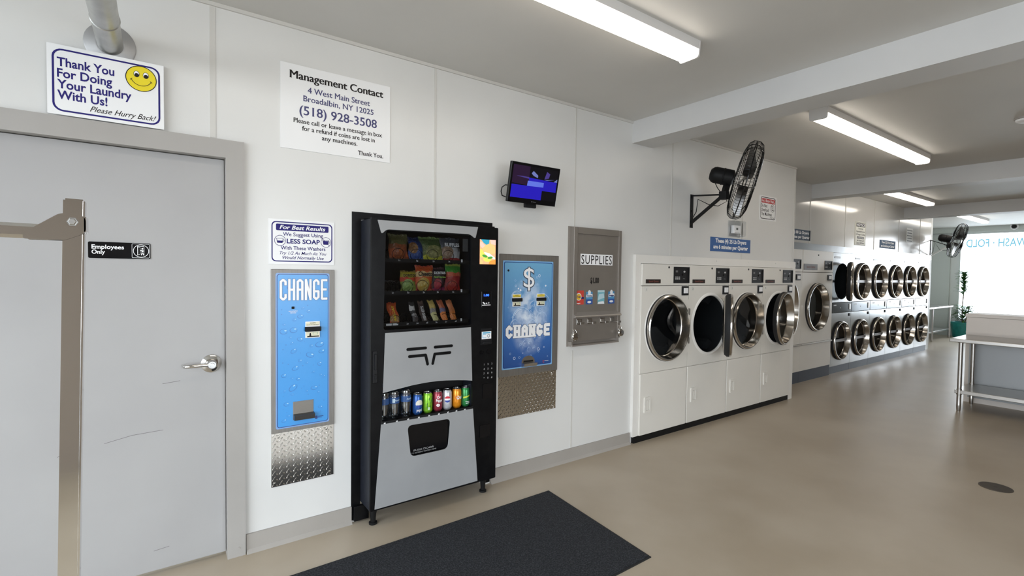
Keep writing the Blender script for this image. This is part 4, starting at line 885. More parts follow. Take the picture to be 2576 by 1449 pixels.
for i, (x0, lab, c1, c2, c3) in enumerate(((1.390, 'pale yellow cracker pack on the lower vending shelf', (0.58, 0.42, 0.12), (0.30, 0.27, 0.25), (0.62, 0.58, 0.26)), (1.456, 'orange cracker pack with blue middle on the lower vending shelf', (0.48, 0.13, 0.06), (0.16, 0.14, 0.25), (0.72, 0.21, 0.04)), (1.521, 'plain orange cracker pack, last on the lower vending shelf', (0.60, 0.20, 0.08), (0.55, 0.18, 0.06), (0.60, 0.19, 0.04)))):
    bag('snack_bar', lab, 'snack bar', x0, x0+0.042, 1.180, 1.308, band_mat('wrap_cracker_%d' % i, [(0, c3), (0.42, c2), (0.58, c1), (0.92, (c1[0]*0.8, c1[1]*0.8, c1[2]*0.8))]), g2, seed=14+i, skew=-0.018, **kw)
alu = mat('can_aluminium', (0.72, 0.72, 0.72), 0.22, 1.0)
def can(x, label, col, art):
    y, z, R = -0.088, 0.610, 0.0305
    bm = nb(); lathe(bm, (x, y, z), (0, 0, 1), [(0, 0.003), (0.022, 0.0), (0.024, 0.003), (R-0.001, 0.012), (R, 0.016), (R, 0.108), (R-0.001, 0.111), (0.0255, 0.1225)], 32)
    s = Solo('drink_can', bm, col, label, 'drink can', (x, y, z), 'drink cans in the vending machine', 40)
    bm = nb(); lathe(bm, (x, y, z), (0, 0, 1), [(0.0255, 0.1222), (0.0262, 0.124), (0.0255, 0.126), (0.024, 0.126), (0.0232, 0.1235), (0, 0.1235)], 28); s.part('lid', bm, alu, smooth=40)
    art(s, x, y, z, R+0.0006)
def wrapflat(bm, poly, c, mi=0):
    cx, cy, R = c; b2 = nb(); plate(b2, poly, (), 0, 0); vs = {}
    for k_ in range(-9, 10): bmesh.ops.bisect_plane(b2, geom=b2.verts[:]+b2.edges[:]+b2.faces[:], plane_co=(cx+k_*0.0032, 0, 0), plane_no=(1, 0, 0))
    for f in b2.faces:
        o = []
        for v in f.verts:
            if v not in vs:
                a = (v.co.x-cx)/R; vs[v] = bm.verts.new((cx+R*math.sin(a), cy-R*math.cos(a), v.co.z))
            o.append(vs[v])
        bm.faces.new(o).material_index = mi
    b2.free()
pred = mat('print_can_red', (0.60, 0.02, 0.04), 0.3); pblue = mat('print_can_blue', (0.015, 0.05, 0.30), 0.3)
def globe(s, x, y, z, R, h, r, name=True, dx=0.0):
    bm = nb(); c = (x, y, R)
    wrapflat(bm, ell(x+dx, z+h, r, r, 24), c, 0); c2 = (x, y, R+0.0003)
    wrapflat(bm, ell(x+dx, z+h, r, r, 14, 15, 165), c2, 1); wrapflat(bm, ell(x+dx, z+h, r, r, 14, 200, 340), c2, 2)
    s.part('globe_logo', bm, [WP, pred, pblue])
def art_pepsi(s, x, y, z, R):
    bm = nb(); wrapflat(bm, ell(x, z+0.068, 0.024, 0.024, 24), (x, y, R), 0); wrapflat(bm, ell(x, z+0.066, 0.024, 0.022, 14, 195, 345), (x, y, R+0.0003), 1); s.part('globe_logo', bm, [mat('print_cream', (0.75, 0.72, 0.62), 0.3), pblue])
    bm = nb(); text(bm, 'pepsi', x, z+0.022, 0.024, 0, bold=0.015, fit=0.036, wrap=(x, y, R)); s.part('brand_lettering', bm, WP)
def art_green(s, x, y, z, R):
    bm = nb(); c = (x, y, R); rnd = random.Random(5)
    for k in range(10): a, b = rnd.uniform(-0.02, 0.026), rnd.uniform(0.025, 0.095); wrapflat(bm, [(x+a, z+b), (x+a+0.008, z+b+0.012), (x+a+0.003, z+b-0.012)], c, 0)
    wrapflat(bm, R4(x-0.012, x+0.001, z+0.020, z+0.038), (x, y, R+0.0003), 1); s.part('can_print', bm, [mat('print_dark_green', (0.01, 0.10, 0.02), 0.3), mat('print_pale_green', (0.55, 0.75, 0.45), 0.3)])
def art_dp(s, x, y, z, R):
    bm = nb(); text(bm, 'Dr', x-0.004, z+0.083, 0.022, 0, bold=0.03, wrap=(x, y, R)); text(bm, 'Pepper', x, z+0.062, 0.024, 0, bold=0.03, fit=0.046, wrap=(x, y, R))
    wrapflat(bm, ell(x-0.010, z+0.040, 0.012, 0.009, 18), (x, y, R)); text(bm, '23', x-0.010, z+0.036, 0.012, 0, mi=1, wrap=(x, y, R+0.0004)); s.part('brand_lettering', bm, [WP, pred])
def art_diet(s, x, y, z, R): globe(s, x, y, z, R, 0.068, 0.020, dx=-0.012)
def art_crush(s, x, y, z, R):
    bm = nb(); text(bm, 'Crush', x+0.010, z+0.060, 0.030, 0, bold=0.05, shear=0.2, fit=0.050, wrap=(x, y, R)); wrapflat(bm, ell(x-0.016, z+0.07, 0.01, 0.012, 14), (x, y, R-0.0001), 1); s.part('brand_lettering', bm, [WP, mat('print_orange_dark', (0.55, 0.16, 0.01), 0.3)])
def art_mtn(s, x, y, z, R):
    bm = nb(); wrapflat(bm, [(x-0.03, z+0.055), (x+0.03, z+0.072), (x+0.03, z+0.080), (x-0.03, z+0.066)], (x, y, R)); s.part('can_print', bm, mat('print_yellow_green', (0.60, 0.68, 0.05), 0.3))
    bm = nb(); wrapflat(bm, R4(x-0.015, x+0.02, z+0.032, z+0.036), (x, y, R)); wrapflat(bm, R4(x-0.012, x+0.017, z+0.022, z+0.026), (x, y, R)); s.part('can_print', bm, WP)
cm = lambda nm_, c: noisy(nm_, c, tuple(min(1, v*1.25) for v in c), 60, 0.25, 0.35)
can(1.302, 'dark blue cola can with round globe logo behind the vending drink window', cm('can_blue', (0.025, 0.09, 0.30)), art_pepsi)
can(1.371, 'bright lime green drink can behind the vending drink window', cm('can_lime', (0.22, 0.52, 0.03)), art_green)
can(1.440, 'dark red drink can with white script lettering behind the vending drink window', cm('can_maroon', (0.28, 0.035, 0.055)), art_dp)
can(1.508, 'silver drink can with red and blue globe logo behind the vending drink window', cm('can_silver', (0.52, 0.53, 0.55)), art_diet)
can(1.578, 'orange drink can with white lettering behind the vending drink window', cm('can_orange', (0.72, 0.26, 0.015)), art_crush)
can(1.643, 'dark green drink can, rightmost behind the vending drink window', cm('can_green', (0.035, 0.24, 0.07)), art_mtn)
pet = glass('bottle_plastic', (0.86, 0.91, 0.95), 0.06, 1.5, 5.0)
for i, (x, lab) in enumerate(((1.085, 'clear water bottle at the far left of the vending drink window, half hidden'), (1.150, 'clear water bottle with blue label, second from the left in the drink window'), (1.225, 'clear water bottle with blue label beside the dark blue can'))):
    y, z = -0.086, 0.610; pr = [(0, 0.004), (0.026, 0.0), (0.031, 0.006)]
    for k in range(5): zz = 0.014+0.014*k; pr += [(0.0325, zz), (0.0305, zz+0.007)]
    pr += [(0.0325, 0.088), (0.0325, 0.130), (0.031, 0.136), (0.0325, 0.142), (0.030, 0.160), (0.022, 0.176), (0.014, 0.185), (0.0125, 0.190), (0.0125, 0.198)]
    bm = nb(); lathe(bm, (x, y, z), (0, 0, 1), pr, 28)
    s = Solo('water_bottle', bm, pet, lab, 'water bottle', (x, y, z), 'water bottles in the vending machine', 35)
    bm = nb(); lathe(bm, (x, y, z+0.196), (0, 0, 1), [(0.0145, 0), (0.0145, 0.013), (0.013, 0.015), (0, 0.015)], 20); s.part('cap', bm, mat('cap_blue', (0.05, 0.15, 0.4), 0.4), smooth=40)
    bm = nb(); lathe(bm, (x, y, z), (0, 0, 1), [(0.0330, 0.092), (0.0330, 0.128)], 28); s.part('label_band', bm, mat('bottle_label', (0.03, 0.09, 0.26), 0.35), smooth=40)
    if i:
        bm = nb(); text(bm, 'Aquafina', x+0.014, z+0.106, 0.015, 0, bold=0.015, fit=0.042, wrap=(x, y, 0.0336))
        if i == 1: wrapflat(bm, R4(x-0.022, x-0.006, z+0.098, z+0.122), (x, y, 0.0335))
        s.part('brand_lettering', bm, mat('print_pale_ice', (0.55, 0.70, 0.82), 0.4))

# ------------------------------------------------------------------ ceiling lamps
def lamp(label, x0, x1, yc):
    t = Thing('ceiling_light', label, 'ceiling light', ((x0+x1)/2, yc, CE), 'long tube lights on the ceiling')
    prof = lambda w_, z0, z1: [(yc-w_, z1), (yc-w_, z0), (yc+w_, z0), (yc+w_, z1)]
    bm = nb(); box(bm, x0+0.004, x1-0.004, yc-0.066, yc+0.066, 2.752, CE); t.part('housing', bm, housing)
    bm = nb(); plate(bm, roundpoly([(yc-0.060, 2.752), (yc-0.056, 2.712), (yc+0.056, 2.712), (yc+0.060, 2.752)], [0, 0.02, 0.02, 0], 4), (), x0+0.012, x1-0.012, plane='yz'); t.part('diffuser', bm, lens, smooth=40)
    for a, b in ((x0, x0+0.012), (x1-0.012, x1)):
        bm = nb(); plate(bm, roundpoly([(yc-0.068, CE-0.001), (yc-0.063, 2.708), (yc+0.063, 2.708), (yc+0.068, CE-0.001)], [0, 0.02, 0.02, 0], 4), (), a, b, plane='yz'); t.part('end_cap', bm, housing)
lamp('long tube light on the ceiling nearest the camera, cut by the top edge', 0.05, 2.48, -1.145)
lamp('long tube light on the ceiling between the first and second beams', 4.18, 6.68, -1.115)
lamp('long tube light half hidden behind the second ceiling beam', 8.20, 10.64, -0.19)
lamp('farthest tube light, glowing behind the third ceiling beam', 12.40, 14.85, -0.10)
lamp('added unseen tube light of a second row, in front of the steel table', 4.18, 6.68, -3.60)  # added lamp out of view, brightens the bulkhead and the far floor
lamp('added unseen tube light of a second row, just beyond the beige bulkhead', 8.20, 10.64, -3.60)  # second added lamp out of view, lifts the light further back
t = Thing('smoke_detector', 'round white detector on the ceiling at the right edge', 'smoke detector', (5.72, -2.03, CE))
bm = nb(); lathe(bm, (5.72, -2.03, CE), (0, 0, -1), [(0.075, 0), (0.075, 0.012), (0.066, 0.016)], 28); t.part('base', bm, mat('detector_ring', (0.35, 0.33, 0.31), 0.5), smooth=40)
bm = nb(); lathe(bm, (5.72, -2.03, CE-0.016), (0, 0, -1), [(0.066, 0), (0.064, 0.014), (0.045, 0.024), (0, 0.026)], 28); t.part('cover', bm, white_p, smooth=40)
t = Thing('dome_camera', 'small dome security camera on the soffit above the shop window', 'security camera', (XB-0.10, -0.275, 2.76))
bm = nb(); lathe(bm, (XB-0.10, -0.275, 2.755), (-1, 0, 0), [(0.08, 0), (0.075, 0.03), (0.05, 0.04)], 24); t.part('housing', bm, white_p, smooth=40)
bm = nb(); lathe(bm, (XB-0.135, -0.275, 2.745), (-1, 0, -0.5), [(0.05, 0), (0.045, 0.02), (0.03, 0.04), (0, 0.05)], 20); t.part('dome', bm, blackg, smooth=60)

# ------------------------------------------------------------------ television
t = Thing('television', 'small black wall-mounted television with blue screen, tilted down', 'television', (2.128, 0, 1.97))
TX0, TX1, TY, TZ0, TZ1 = 1.914, 2.340, -0.152, 1.968, 2.236
def tilt(bm):
    bmesh.ops.rotate(bm, verts=bm.verts, cent=(0, TY, TZ0), matrix=Matrix.Rotation(math.radians(11.5), 3, 'X')); return bm
bm = nb(); box(bm, TX0, TX1, TY, TY+0.022, TZ0, TZ1, 0.004); box(bm, TX0+0.05, TX1-0.05, TY+0.020, TY+0.045, TZ0+0.03, TZ1-0.05, 0.008); sh = t.part('casing', tilt(bm), blackg)
a0, a1, b0, b1 = TX0+0.018, TX1-0.018, TZ0+0.034, TZ1-0.018; W_, H_ = a1-a0, b1-b0
tvm = [mat('tv_'+k, c, 0.15, emit=e*0.62) for k, c, e in (('blue', (0.016, 0.010, 0.40), 0.85), ('purple', (0.020, 0.008, 0.030), 0.7), ('black', (0.004, 0.004, 0.007), 0.3), ('pale', (0.10, 0.15, 0.62), 0.9), ('haze', (0.14, 0.17, 0.42), 0.8), ('violet', (0.06, 0.04, 0.22), 0.8))]
q = lambda *P: [(a0+W_*u, b0+H_*v) for u, v in P]
bm = nb(); y = TY-E1
flatart(bm, q((0, 0), (1, 0), (1, 1), (0, 1)), y, 2)
flatart(bm, q((0, 0.44), (0.36, 0.42), (0.36, 1), (0, 1)), y-E1, 1)
flatart(bm, q((0, 0.0), (0.68, 0.0), (0.68, 0.30), (1, 0.30), (1, 0.62), (0.36, 0.66), (0.36, 0.40), (0, 0.40)), y-E1, 0)
flatart(bm, q((0.33, 0.40), (0.70, 0.41), (0.70, 0.56), (0.34, 0.56)), y-2*E1, 3)
flatart(bm, q((0.08, 0.665), (0.36, 0.62), (0.36, 0.67), (0.20, 0.68)), y-2*E1, 5)
flatart(bm, q((0.40, 0.80), (0.44, 0.88), (0.55, 0.76), (0.55, 0.68), (0.45, 0.73)), y-2*E1, 4)
flatart(bm, q((0.70, 0.68), (0.74, 0.92), (0.82, 0.86), (0.80, 0.72)), y-2*E1, 5)
flatart(bm, q((0.69, 0.66), (0.76, 0.645), (0.94, 0.70), (0.84, 0.68)), y-2*E1, 4)
flatart(bm, q((0.92, 0.63), (1, 0.625), (1, 0.73)), y-2*E1, 4)
t.part('screen', tilt(bm), tvm, sh, label='blue picture on the screen')
bm = nb(); flatart(bm, ell((TX0+TX1)/2-0.005, TZ0+0.016, 0.0035), y); flatart(bm, R4((TX0+TX1)/2+0.003, (TX0+TX1)/2+0.032, TZ0+0.0145, TZ0+0.0175), y); t.part('maker_mark', tilt(bm), mat('mark_grey', (0.18, 0.18, 0.19), 0.4), sh)
bm = nb(); box(bm, 2.07, 2.19, -0.016, 0, 2.03, 2.19, 0.002); box(bm, 2.115, 2.145, -0.15, -0.016, 2.09, 2.13); box(bm, 2.08, 2.18, -0.135, -0.115, 1.945, 2.00, 0.004); t.part('wall_mount', bm, blackm)
bm = nb(); tube(bm, [(1.96, -0.12, 2.085), (1.935, -0.10, 2.088), (1.918, -0.085, 2.072), (1.918, -0.075, 2.045), (1.94, -0.055, 2.022), (2.0, -0.02, 2.02), (2.08, -0.008, 2.05)], 0.004, 8); t.part('power_cord', bm, rubber, smooth=60)

# ------------------------------------------------------------------ supplies dispenser and padlocks
t = Thing('supplies_dispenser', 'grey metal supplies dispenser on the wall between the wide change machine and white dryers', 'dispenser', (2.895, 0, 0.92))
dm = noisy('dispenser_paint', (0.235, 0.21, 0.185), (0.255, 0.23, 0.205), 5, 0.36, 0.45)
dml = mat('dispenser_edge', (0.36, 0.33, 0.30), 0.35, 0.6)
bm = nb()
box(bm, 2.627, 2.665, -0.05, 0, 0.955, 1.850, 0.002, 1); box(bm, 3.134, 3.167, -0.05, 0, 0.955, 1.850, 0.002, 1); box(bm, 2.665, 3.134, -0.05, 0, 1.803, 1.850)
box(bm, 2.665, 3.134, -0.035, 0, 1.170, 1.803); box(bm, 2.665, 3.134, -0.042, 0, 0.955, 1.150)
t.part('cabinet', bm, dm)
bm = nb(); box(bm, 2.605, 2.632, -0.004, 0, 0.915, 1.858); box(bm, 2.632, 3.18, -0.004, 0, 1.851, 1.858); t.part('back_flange', bm, dml)
bm = nb(); plate(bm, [(-0.035, 1.185), (-0.035, 1.140), (-0.066, 1.143), (-0.072, 1.150), (-0.068, 1.158)], (), 2.635, 3.158, plane='yz'); t.part('hood', bm, dml)
bm = nb(); box(bm, 2.615, 3.150, -0.056, 0, 0.918, 0.930, 0.002, 1); box(bm, 2.615, 2.628, -0.05, 0, 0.930, 0.955); box(bm, 3.140, 3.150, -0.05, 0, 0.930, 0.955); box(bm, 2.63, 3.14, -0.012, 0, 0.93, 0.955); t.part('pick_up_tray', bm, dml)
yy = -0.035-E1
bm = nb(); plate(bm, R4(2.709, 3.073, 1.559, 1.646), (), yy, yy-0.001); lp = t.part('name_plate', bm, white_p)
bm = nb(); text(bm, 'SUPPLIES', 2.891, 1.567, 0.085, yy-0.001-E1, bold=0.002, spacing=1.15, fit=0.345, height=0.070); t.part('lettering', bm, ink_black, lp)
bm = nb(); text(bm, '$1.00', 2.871, 1.415, 0.05, yy, bold=0.045, fit=0.098, height=0.044); t.part('lettering', bm, ink_black)
pk = [mat('pack_'+k, c, 0.35) for k, c in (('red', (0.55, 0.06, 0.04)), ('navy', (0.02, 0.02, 0.13)), ('sky', (0.08, 0.28, 0.50)), ('white', (0.75, 0.77, 0.80)), ('teal', (0.16, 0.42, 0.50)), ('deep', (0.03, 0.09, 0.32)), ('yellow', (0.75, 0.45, 0.03)), ('pale', (0.45, 0.62, 0.68)))]
for i, (x0, x1) in enumerate(((2.648, 2.753), (2.775, 2.851), (2.907, 2.986), (3.029, 3.105))):
    bm = nb(); z0, z1 = 1.244, 1.356; c = (x0+x1)/2; w_ = x1-x0
    if i == 0:
        flatart(bm, R4(x0, x1, z0, z1), yy, 0); flatart(bm, R4(x0, x1, z0+0.044, z0+0.060), yy-E1, 1); flatart(bm, ell(c-0.004, z0+0.062, 0.030), yy-2*E1, 3); flatart(bm, ell(c-0.004, z0+0.062, 0.024), yy-3*E1, 6)
        text(bm, 'Tide', c-0.004, z0+0.055, 0.022, yy-4*E1, bold=0.03, shear=0.2, mi=1); flatart(bm, [(c-0.03, z0+0.012), (c+0.02, z0+0.012), (c-0.005, z0+0.004)], yy-E1, 3)
    elif i == 2:
        flatart(bm, R4(x0, x1, z0, z1), yy, 4); flatart(bm, R4(x0, x1, z1-0.016, z1), yy-E1, 7); flatart(bm, [(x0, z0+0.03), (x1, z0+0.05), (x1-0.01, z0+0.085), (x0+0.015, z0+0.08)], yy-E1, 7); flatart(bm, [(x0, z0), (x1, z0), (x1-0.01, z0+0.022), (x0+0.01, z0+0.018)], yy-E1, 3)
    else:
        flatart(bm, R4(x0, x1, z0, z1-0.012), yy, 5); flatart(bm, R4(x0+0.002, x1-0.002, z0+0.040, z1-0.012), yy-E1, 2); flatart(bm, ell(c, z1-0.018, 0.016, 0.020), yy-2*E1, 3); flatart(bm, roundpoly([(x0+0.002, z0+0.056), (x1-0.002, z0+0.060), (x1-0.004, z0+0.084), (x0+0.004, z0+0.078)], 0.006, 3), yy-3*E1, 3)
        text(bm, 'Downy' if i == 1 else 'Snuggle', c, z0+0.063, 0.016, yy-4*E1, bold=0.05, fit=w_*0.75, mi=1); flatart(bm, ell(c, z0+0.018, 0.022, 0.009), yy-2*E1, 3)
    t.part('product_sticker', bm, pk)
for i, x in enumerate((2.697, 2.811, 2.955, 3.072)):
    bm = nb(); box(bm, x-0.026, x+0.030, -0.046, -0.042, 1.088, 1.132, 0.001, 1)
    sl = t.part('coin_slide', bm, chrome)
    bm = nb(); out = 0.03 if i == 0 else (0.05 if i < 3 else 0.075)
    box(bm, x-0.014, x+0.014, -0.046-out, -0.046, 1.098, 1.103, 0.001, 1); box(bm, x-0.020, x+0.020, -0.052-out, -0.046-out, 1.090, 1.110, 0.002, 1); box(bm, x-0.018, x+0.018, -0.050, -0.046, 1.104, 1.122)
    t.part('slide_handle', bm, steel, sl)
def padlock(label, x, z):
    t = Thing('padlock', label, 'padlock', (x, -0.07, z-0.03), 'padlocks on the supplies dispenser')
    bm = nb(); lathe(bm, (x, -0.058, z), (0, -1, 0), [(0, 0), (0.028, 0), (0.032, 0.004), (0.032, 0.018), (0.027, 0.024), (0, 0.026)], 28); t.part('body', bm, chrome, smooth=35)
    bm = nb(); tube(bm, [(x-0.016, -0.068, z+0.02), (x-0.016, -0.066, z+0.038), (x-0.010, -0.062, z+0.050), (x, -0.058, z+0.054), (x+0.010, -0.062, z+0.050), (x+0.016, -0.066, z+0.038), (x+0.016, -0.068, z+0.02)], 0.0045, 8); t.part('shackle', bm, chrome, smooth=60)
    bm = nb(); box(bm, x-0.012, x+0.012, -0.060, -0.050, z+0.030, z+0.060, 0.002, 1); t.part('hasp', bm, dml)
padlock('round steel padlock at the lower left corner of the supplies dispenser', 2.632, 1.000)
padlock('round steel padlock at the lower right corner of the supplies dispenser', 3.150, 1.000)

# ------------------------------------------------------------------ wall fans
def fan(label, bx, wy, z0, z1, piv, ctr, nrm, strut):
    piv = Vector(piv); ctr = Vector(ctr); nrm = Vector(nrm).normalized()
    t = Thing('wall_fan', label, 'fan', (bx, wy, z0), 'caged fans bracketed to the left wall')
    bm = nb(); box(bm, bx-0.022, bx+0.022, wy-0.006, wy, z0, z1)
    for z in (z0+0.02, (z0+z1)/2, z1-0.03): cyl(bm, (bx, wy-0.006, z), (bx, wy-0.011, z), 0.010, 8)
    t.part('wall_plate', bm, blackm)
    bm = nb(); bar(bm, (bx, wy-0.004, z1-0.012), (piv.x, piv.y, piv.z), 0.03, 0.012); t.part('arm', bm, blackm)
    bm = nb(); bar(bm, (bx, wy-0.004, z0+0.05), (piv.x, piv.y+0.03, piv.z-0.02), 0.028, 0.022); t.part('brace', bm, strut)
    u, v, d = frame_from(nrm); rear = ctr - nrm*0.11
    bm = nb(); lathe(bm, rear - nrm*0.20, nrm, [(0, 0), (0.045, 0.006), (0.068, 0.03), (0.074, 0.05), (0.074, 0.115), (0.078, 0.118), (0.078, 0.125), (0.074, 0.128), (0.074, 0.20), (0.05, 0.215), (0, 0.215)], 28)
    mo = t.part('motor', bm, blackm, smooth=40)
    bm = nb(); box(bm, piv.x-0.03, piv.x+0.03, piv.y-0.035, piv.y+0.035, piv.z-0.045, piv.z+0.03, 0.004); bar(bm, piv, rear - nrm*0.04 - Vector((0, 0, 0.05)), 0.035, 0.05); t.part('pivot', bm, blackm)
    bm = nb(); R = 0.350; D = 0.085
    pt = lambda r, h, a: ctr + d*h + (u*math.cos(a) + v*math.sin(a))*r
    for k in range(72):
        a = 2*PI*k/72
        for s_ in (-1, 1):
            tube(bm, [pt(0.075 if s_ < 0 else 0.055, s_*D*1.05, a), pt(R*0.45, s_*D*1.02, a), pt(R*0.75, s_*D*0.92, a), pt(R*0.93, s_*D*0.68, a), pt(R, s_*D*0.30, a), pt(R, 0, a)], 0.0015, 3, False)
    for r, h, th in ((R, 0, 0.005), (R*0.93, D*0.68, 0.0028), (R*0.93, -D*0.68, 0.0028), (R*0.62, D*0.97, 0.0022), (R*0.62, -D*0.97, 0.0022), (0.075, -D*1.05, 0.004), (0.055, D*1.05, 0.004), (R*0.3, -D*1.04, 0.0022)):
        tube(bm, [pt(r, h, 2*PI*k/48) for k in range(49)], th, 5, False)
    for k in range(6):
        a = 2*PI*(k+0.3)/6
        for s_ in (-1, 1): tube(bm, [pt(0.06, s_*D*1.07, a), pt(R*0.45, s_*D*1.04, a), pt(R*0.75, s_*D*0.94, a), pt(R*0.93, s_*D*0.70, a), pt(R*1.005, s_*D*0.30, a), pt(R*1.005, 0, a)], 0.0032, 5, False)
    lathe(bm, ctr + d*D*1.03, d, [(0, 0.006), (0.05, 0.005), (0.056, 0)], 24)
    t.part('guard', bm, blackg, smooth=60)
    for k in range(3):
        bm = nb(); a0_ = 2*PI*k/3 + 0.4; top = []; n1, n2 = 6, 7
        for i in range(n1+1):
            r = 0.05 + (R*0.90-0.05)*i/n1; wd = 0.55 + 0.25*math.sin(PI*i/n1); row = []
            for j in range(n2+1):
                a = a0_ + wd*(j/n2-0.5)*1.5; h = (j/n2-0.5)*0.085
                row.append(bm.verts.new(pt(r, h, a)))
            top.append(row)
        for i in range(n1):
            for j in range(n2): bm.faces.new((top[i][j], top[i+1][j], top[i+1][j+1], top[i][j+1]))
        e = bmesh.ops.extrude_face_region(bm, geom=bm.faces[:])
        for x in e['geom']:
            if isinstance(x, bmesh.types.BMVert): x.co += d*0.002
        t.part('blade', bm, mat('fan_blade', (0.09, 0.085, 0.08), 0.35, 0.8), smooth=60)
    bm = nb(); hub = rear - nrm*0.15
    tube(bm, [hub - Vector((0, 0, 0.07)), hub + Vector((0.01, -0.02, -0.12)), piv + Vector((0.02, -0.02, -0.06)), piv + Vector((-0.01, 0.05, -0.10)), Vector((bx+0.02, (wy+piv.y)/2, piv.z-0.07)), Vector((bx+0.015, wy-0.06, z1-0.05)), Vector((bx+0.012, wy-0.045, z0+0.15)), Vector((bx, wy-0.02, z0+0.10))], 0.004, 6)
    t.part('power_cord', bm, rubber, smooth=60)
ft = math.radians(15); tip = lambda a, b: Vector((a*math.cos(ft), b*math.cos(ft), -math.sin(ft)))
fan('black caged fan on a wall bracket above the white dryers, nearest', 4.198, 0.0, 1.945, 2.265, (4.20, -0.335, 2.225), (4.315, -0.465, 2.345), tip(0.56, -0.83), blackm)
fan('black caged fan with pale brace at the far end wall by the shop window', 13.03, FY, 1.895, 2.285, (13.05, 0.09, 2.15), (13.17, -0.01, 2.255), tip(0.38, -0.925), mat('pale_brace', (0.70, 0.70, 0.68), 0.4))

# thermostat in its clear guard
t = Thing('thermostat', 'thermostat inside a clear locking guard above the blue dryer sign', 'thermostat', (4.97, 0, 1.895))
bm = nb(); box(bm, 4.84, 5.07, -0.008, 0, 1.895, 2.065, 0.002, 1); t.part('guard_base', bm, plasticgl)
bm = nb(); box(bm, 4.845, 5.065, -0.075, -0.008, 1.90, 2.06, 0.01, 2); t.part('guard_cover', bm, plasticgl)
bm = nb(); box(bm, 4.885, 5.015, -0.040, -0.008, 1.93, 2.015, 0.004); b_ = t.part('control', bm, white_p)
bm = nb(); flatart(bm, R4(4.93, 4.965, 1.968, 1.990), -0.0406); flatart(bm, R4(4.90, 5.0, 1.936, 1.939), -0.0406); t.part('display', bm, mat('lcd_grey', (0.10, 0.11, 0.10), 0.3), b_)
bm = nb(); box(bm, 5.10, 5.22, -0.003, 0, 1.90, 2.05); Solo('wall_sticker', bm, mat('sticker_translucent', (0.70, 0.69, 0.66), 0.3), 'pale blank plate on the wall right of the thermostat guard', 'sticker', (5.16, 0, 1.90))

# ------------------------------------------------------------------ dryers
def hole_front(bm, x0, x1, z0, z1, cx, cz, r, y0, y1): plate(bm, R4(x0, x1, z0, z1), [ell(cx, cz, r, n=56)], y0, y1)
def dryer_door(t, cx, cz, y, R, ang=0.0, cross=False, name='door', hinge_pad=0.012):
    hx = cx+R+hinge_pad; rotm = Matrix.Rotation(math.radians(ang), 3, 'Z')
    def fin(bm):
        if ang: bmesh.ops.rotate(bm, verts=bm.verts, cent=(hx, y, 0), matrix=rotm)
        return bm
    k = R/0.305; c = (cx, y, cz)
    bm = nb(); lathe(bm, c, (0, -1, 0), [(R*0.93, -0.028*k), (R*0.985, 0.0), (R*1.0, 0.006*k), (R*1.0, 0.020*k), (R*0.985, 0.031*k), (R*0.955, 0.037*k), (R*0.93, 0.036*k), (R*0.925, 0.030*k), (R*0.875, -0.036*k), (R*0.855, -0.041*k), (R*0.855, -0.046*k), (R*0.89, -0.042*k)], 56, True)
    d_ = t.part(name, fin(bm), rim_m, smooth=30)
    bm = nb(); lathe(bm, c, (0, -1, 0), [(R*0.94, -0.034*k), (R*1.006, -0.010*k), (R*1.008, 0.013*k), (R*0.99, 0.015*k)], 56); t.part('gasket', fin(bm), rubber, d_, 40)
    bm = nb(); lathe(bm, c, (0, -1, 0), [(R*0.865, -0.042*k), (R*0.6, -0.050*k), (R*0.3, -0.055*k), (0, -0.056*k)], 48); t.part('door_glass', fin(bm), dglass, d_, 60)
    bm = nb()
    if cross: box(bm, cx-R*0.86, cx+R*0.86, y+0.012, y+0.030, cz-0.022, cz+0.022, 0.002, 1); t.part('cross_bar', fin(bm), mat('cross_bar_grey', (0.20, 0.20, 0.21), 0.35, 0.7), d_)
    else: bm.free()
    for a_, b_ in ((-0.55, -0.35), (0.35, 0.55)):
        bm = nb(); box(bm, hx-0.006, hx+0.006, y-0.012, y, cz+R*a_, cz+R*b_); t.part('hinge', bm, steel)
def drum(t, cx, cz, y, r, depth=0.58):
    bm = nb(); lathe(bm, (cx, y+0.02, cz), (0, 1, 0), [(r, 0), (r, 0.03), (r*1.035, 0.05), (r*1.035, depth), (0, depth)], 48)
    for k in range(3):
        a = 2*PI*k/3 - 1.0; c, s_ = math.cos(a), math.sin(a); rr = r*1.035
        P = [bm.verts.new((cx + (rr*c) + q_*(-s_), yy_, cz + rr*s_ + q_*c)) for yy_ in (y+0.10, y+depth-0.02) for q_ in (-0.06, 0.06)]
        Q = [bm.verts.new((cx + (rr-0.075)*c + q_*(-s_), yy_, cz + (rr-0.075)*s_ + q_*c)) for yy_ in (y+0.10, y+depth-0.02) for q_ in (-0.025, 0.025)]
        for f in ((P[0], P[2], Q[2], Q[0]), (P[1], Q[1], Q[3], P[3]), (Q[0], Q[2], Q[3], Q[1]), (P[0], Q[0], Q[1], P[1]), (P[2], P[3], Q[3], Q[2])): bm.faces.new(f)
    t.part('drum', bm, drumm, smooth=40, fixn=False)
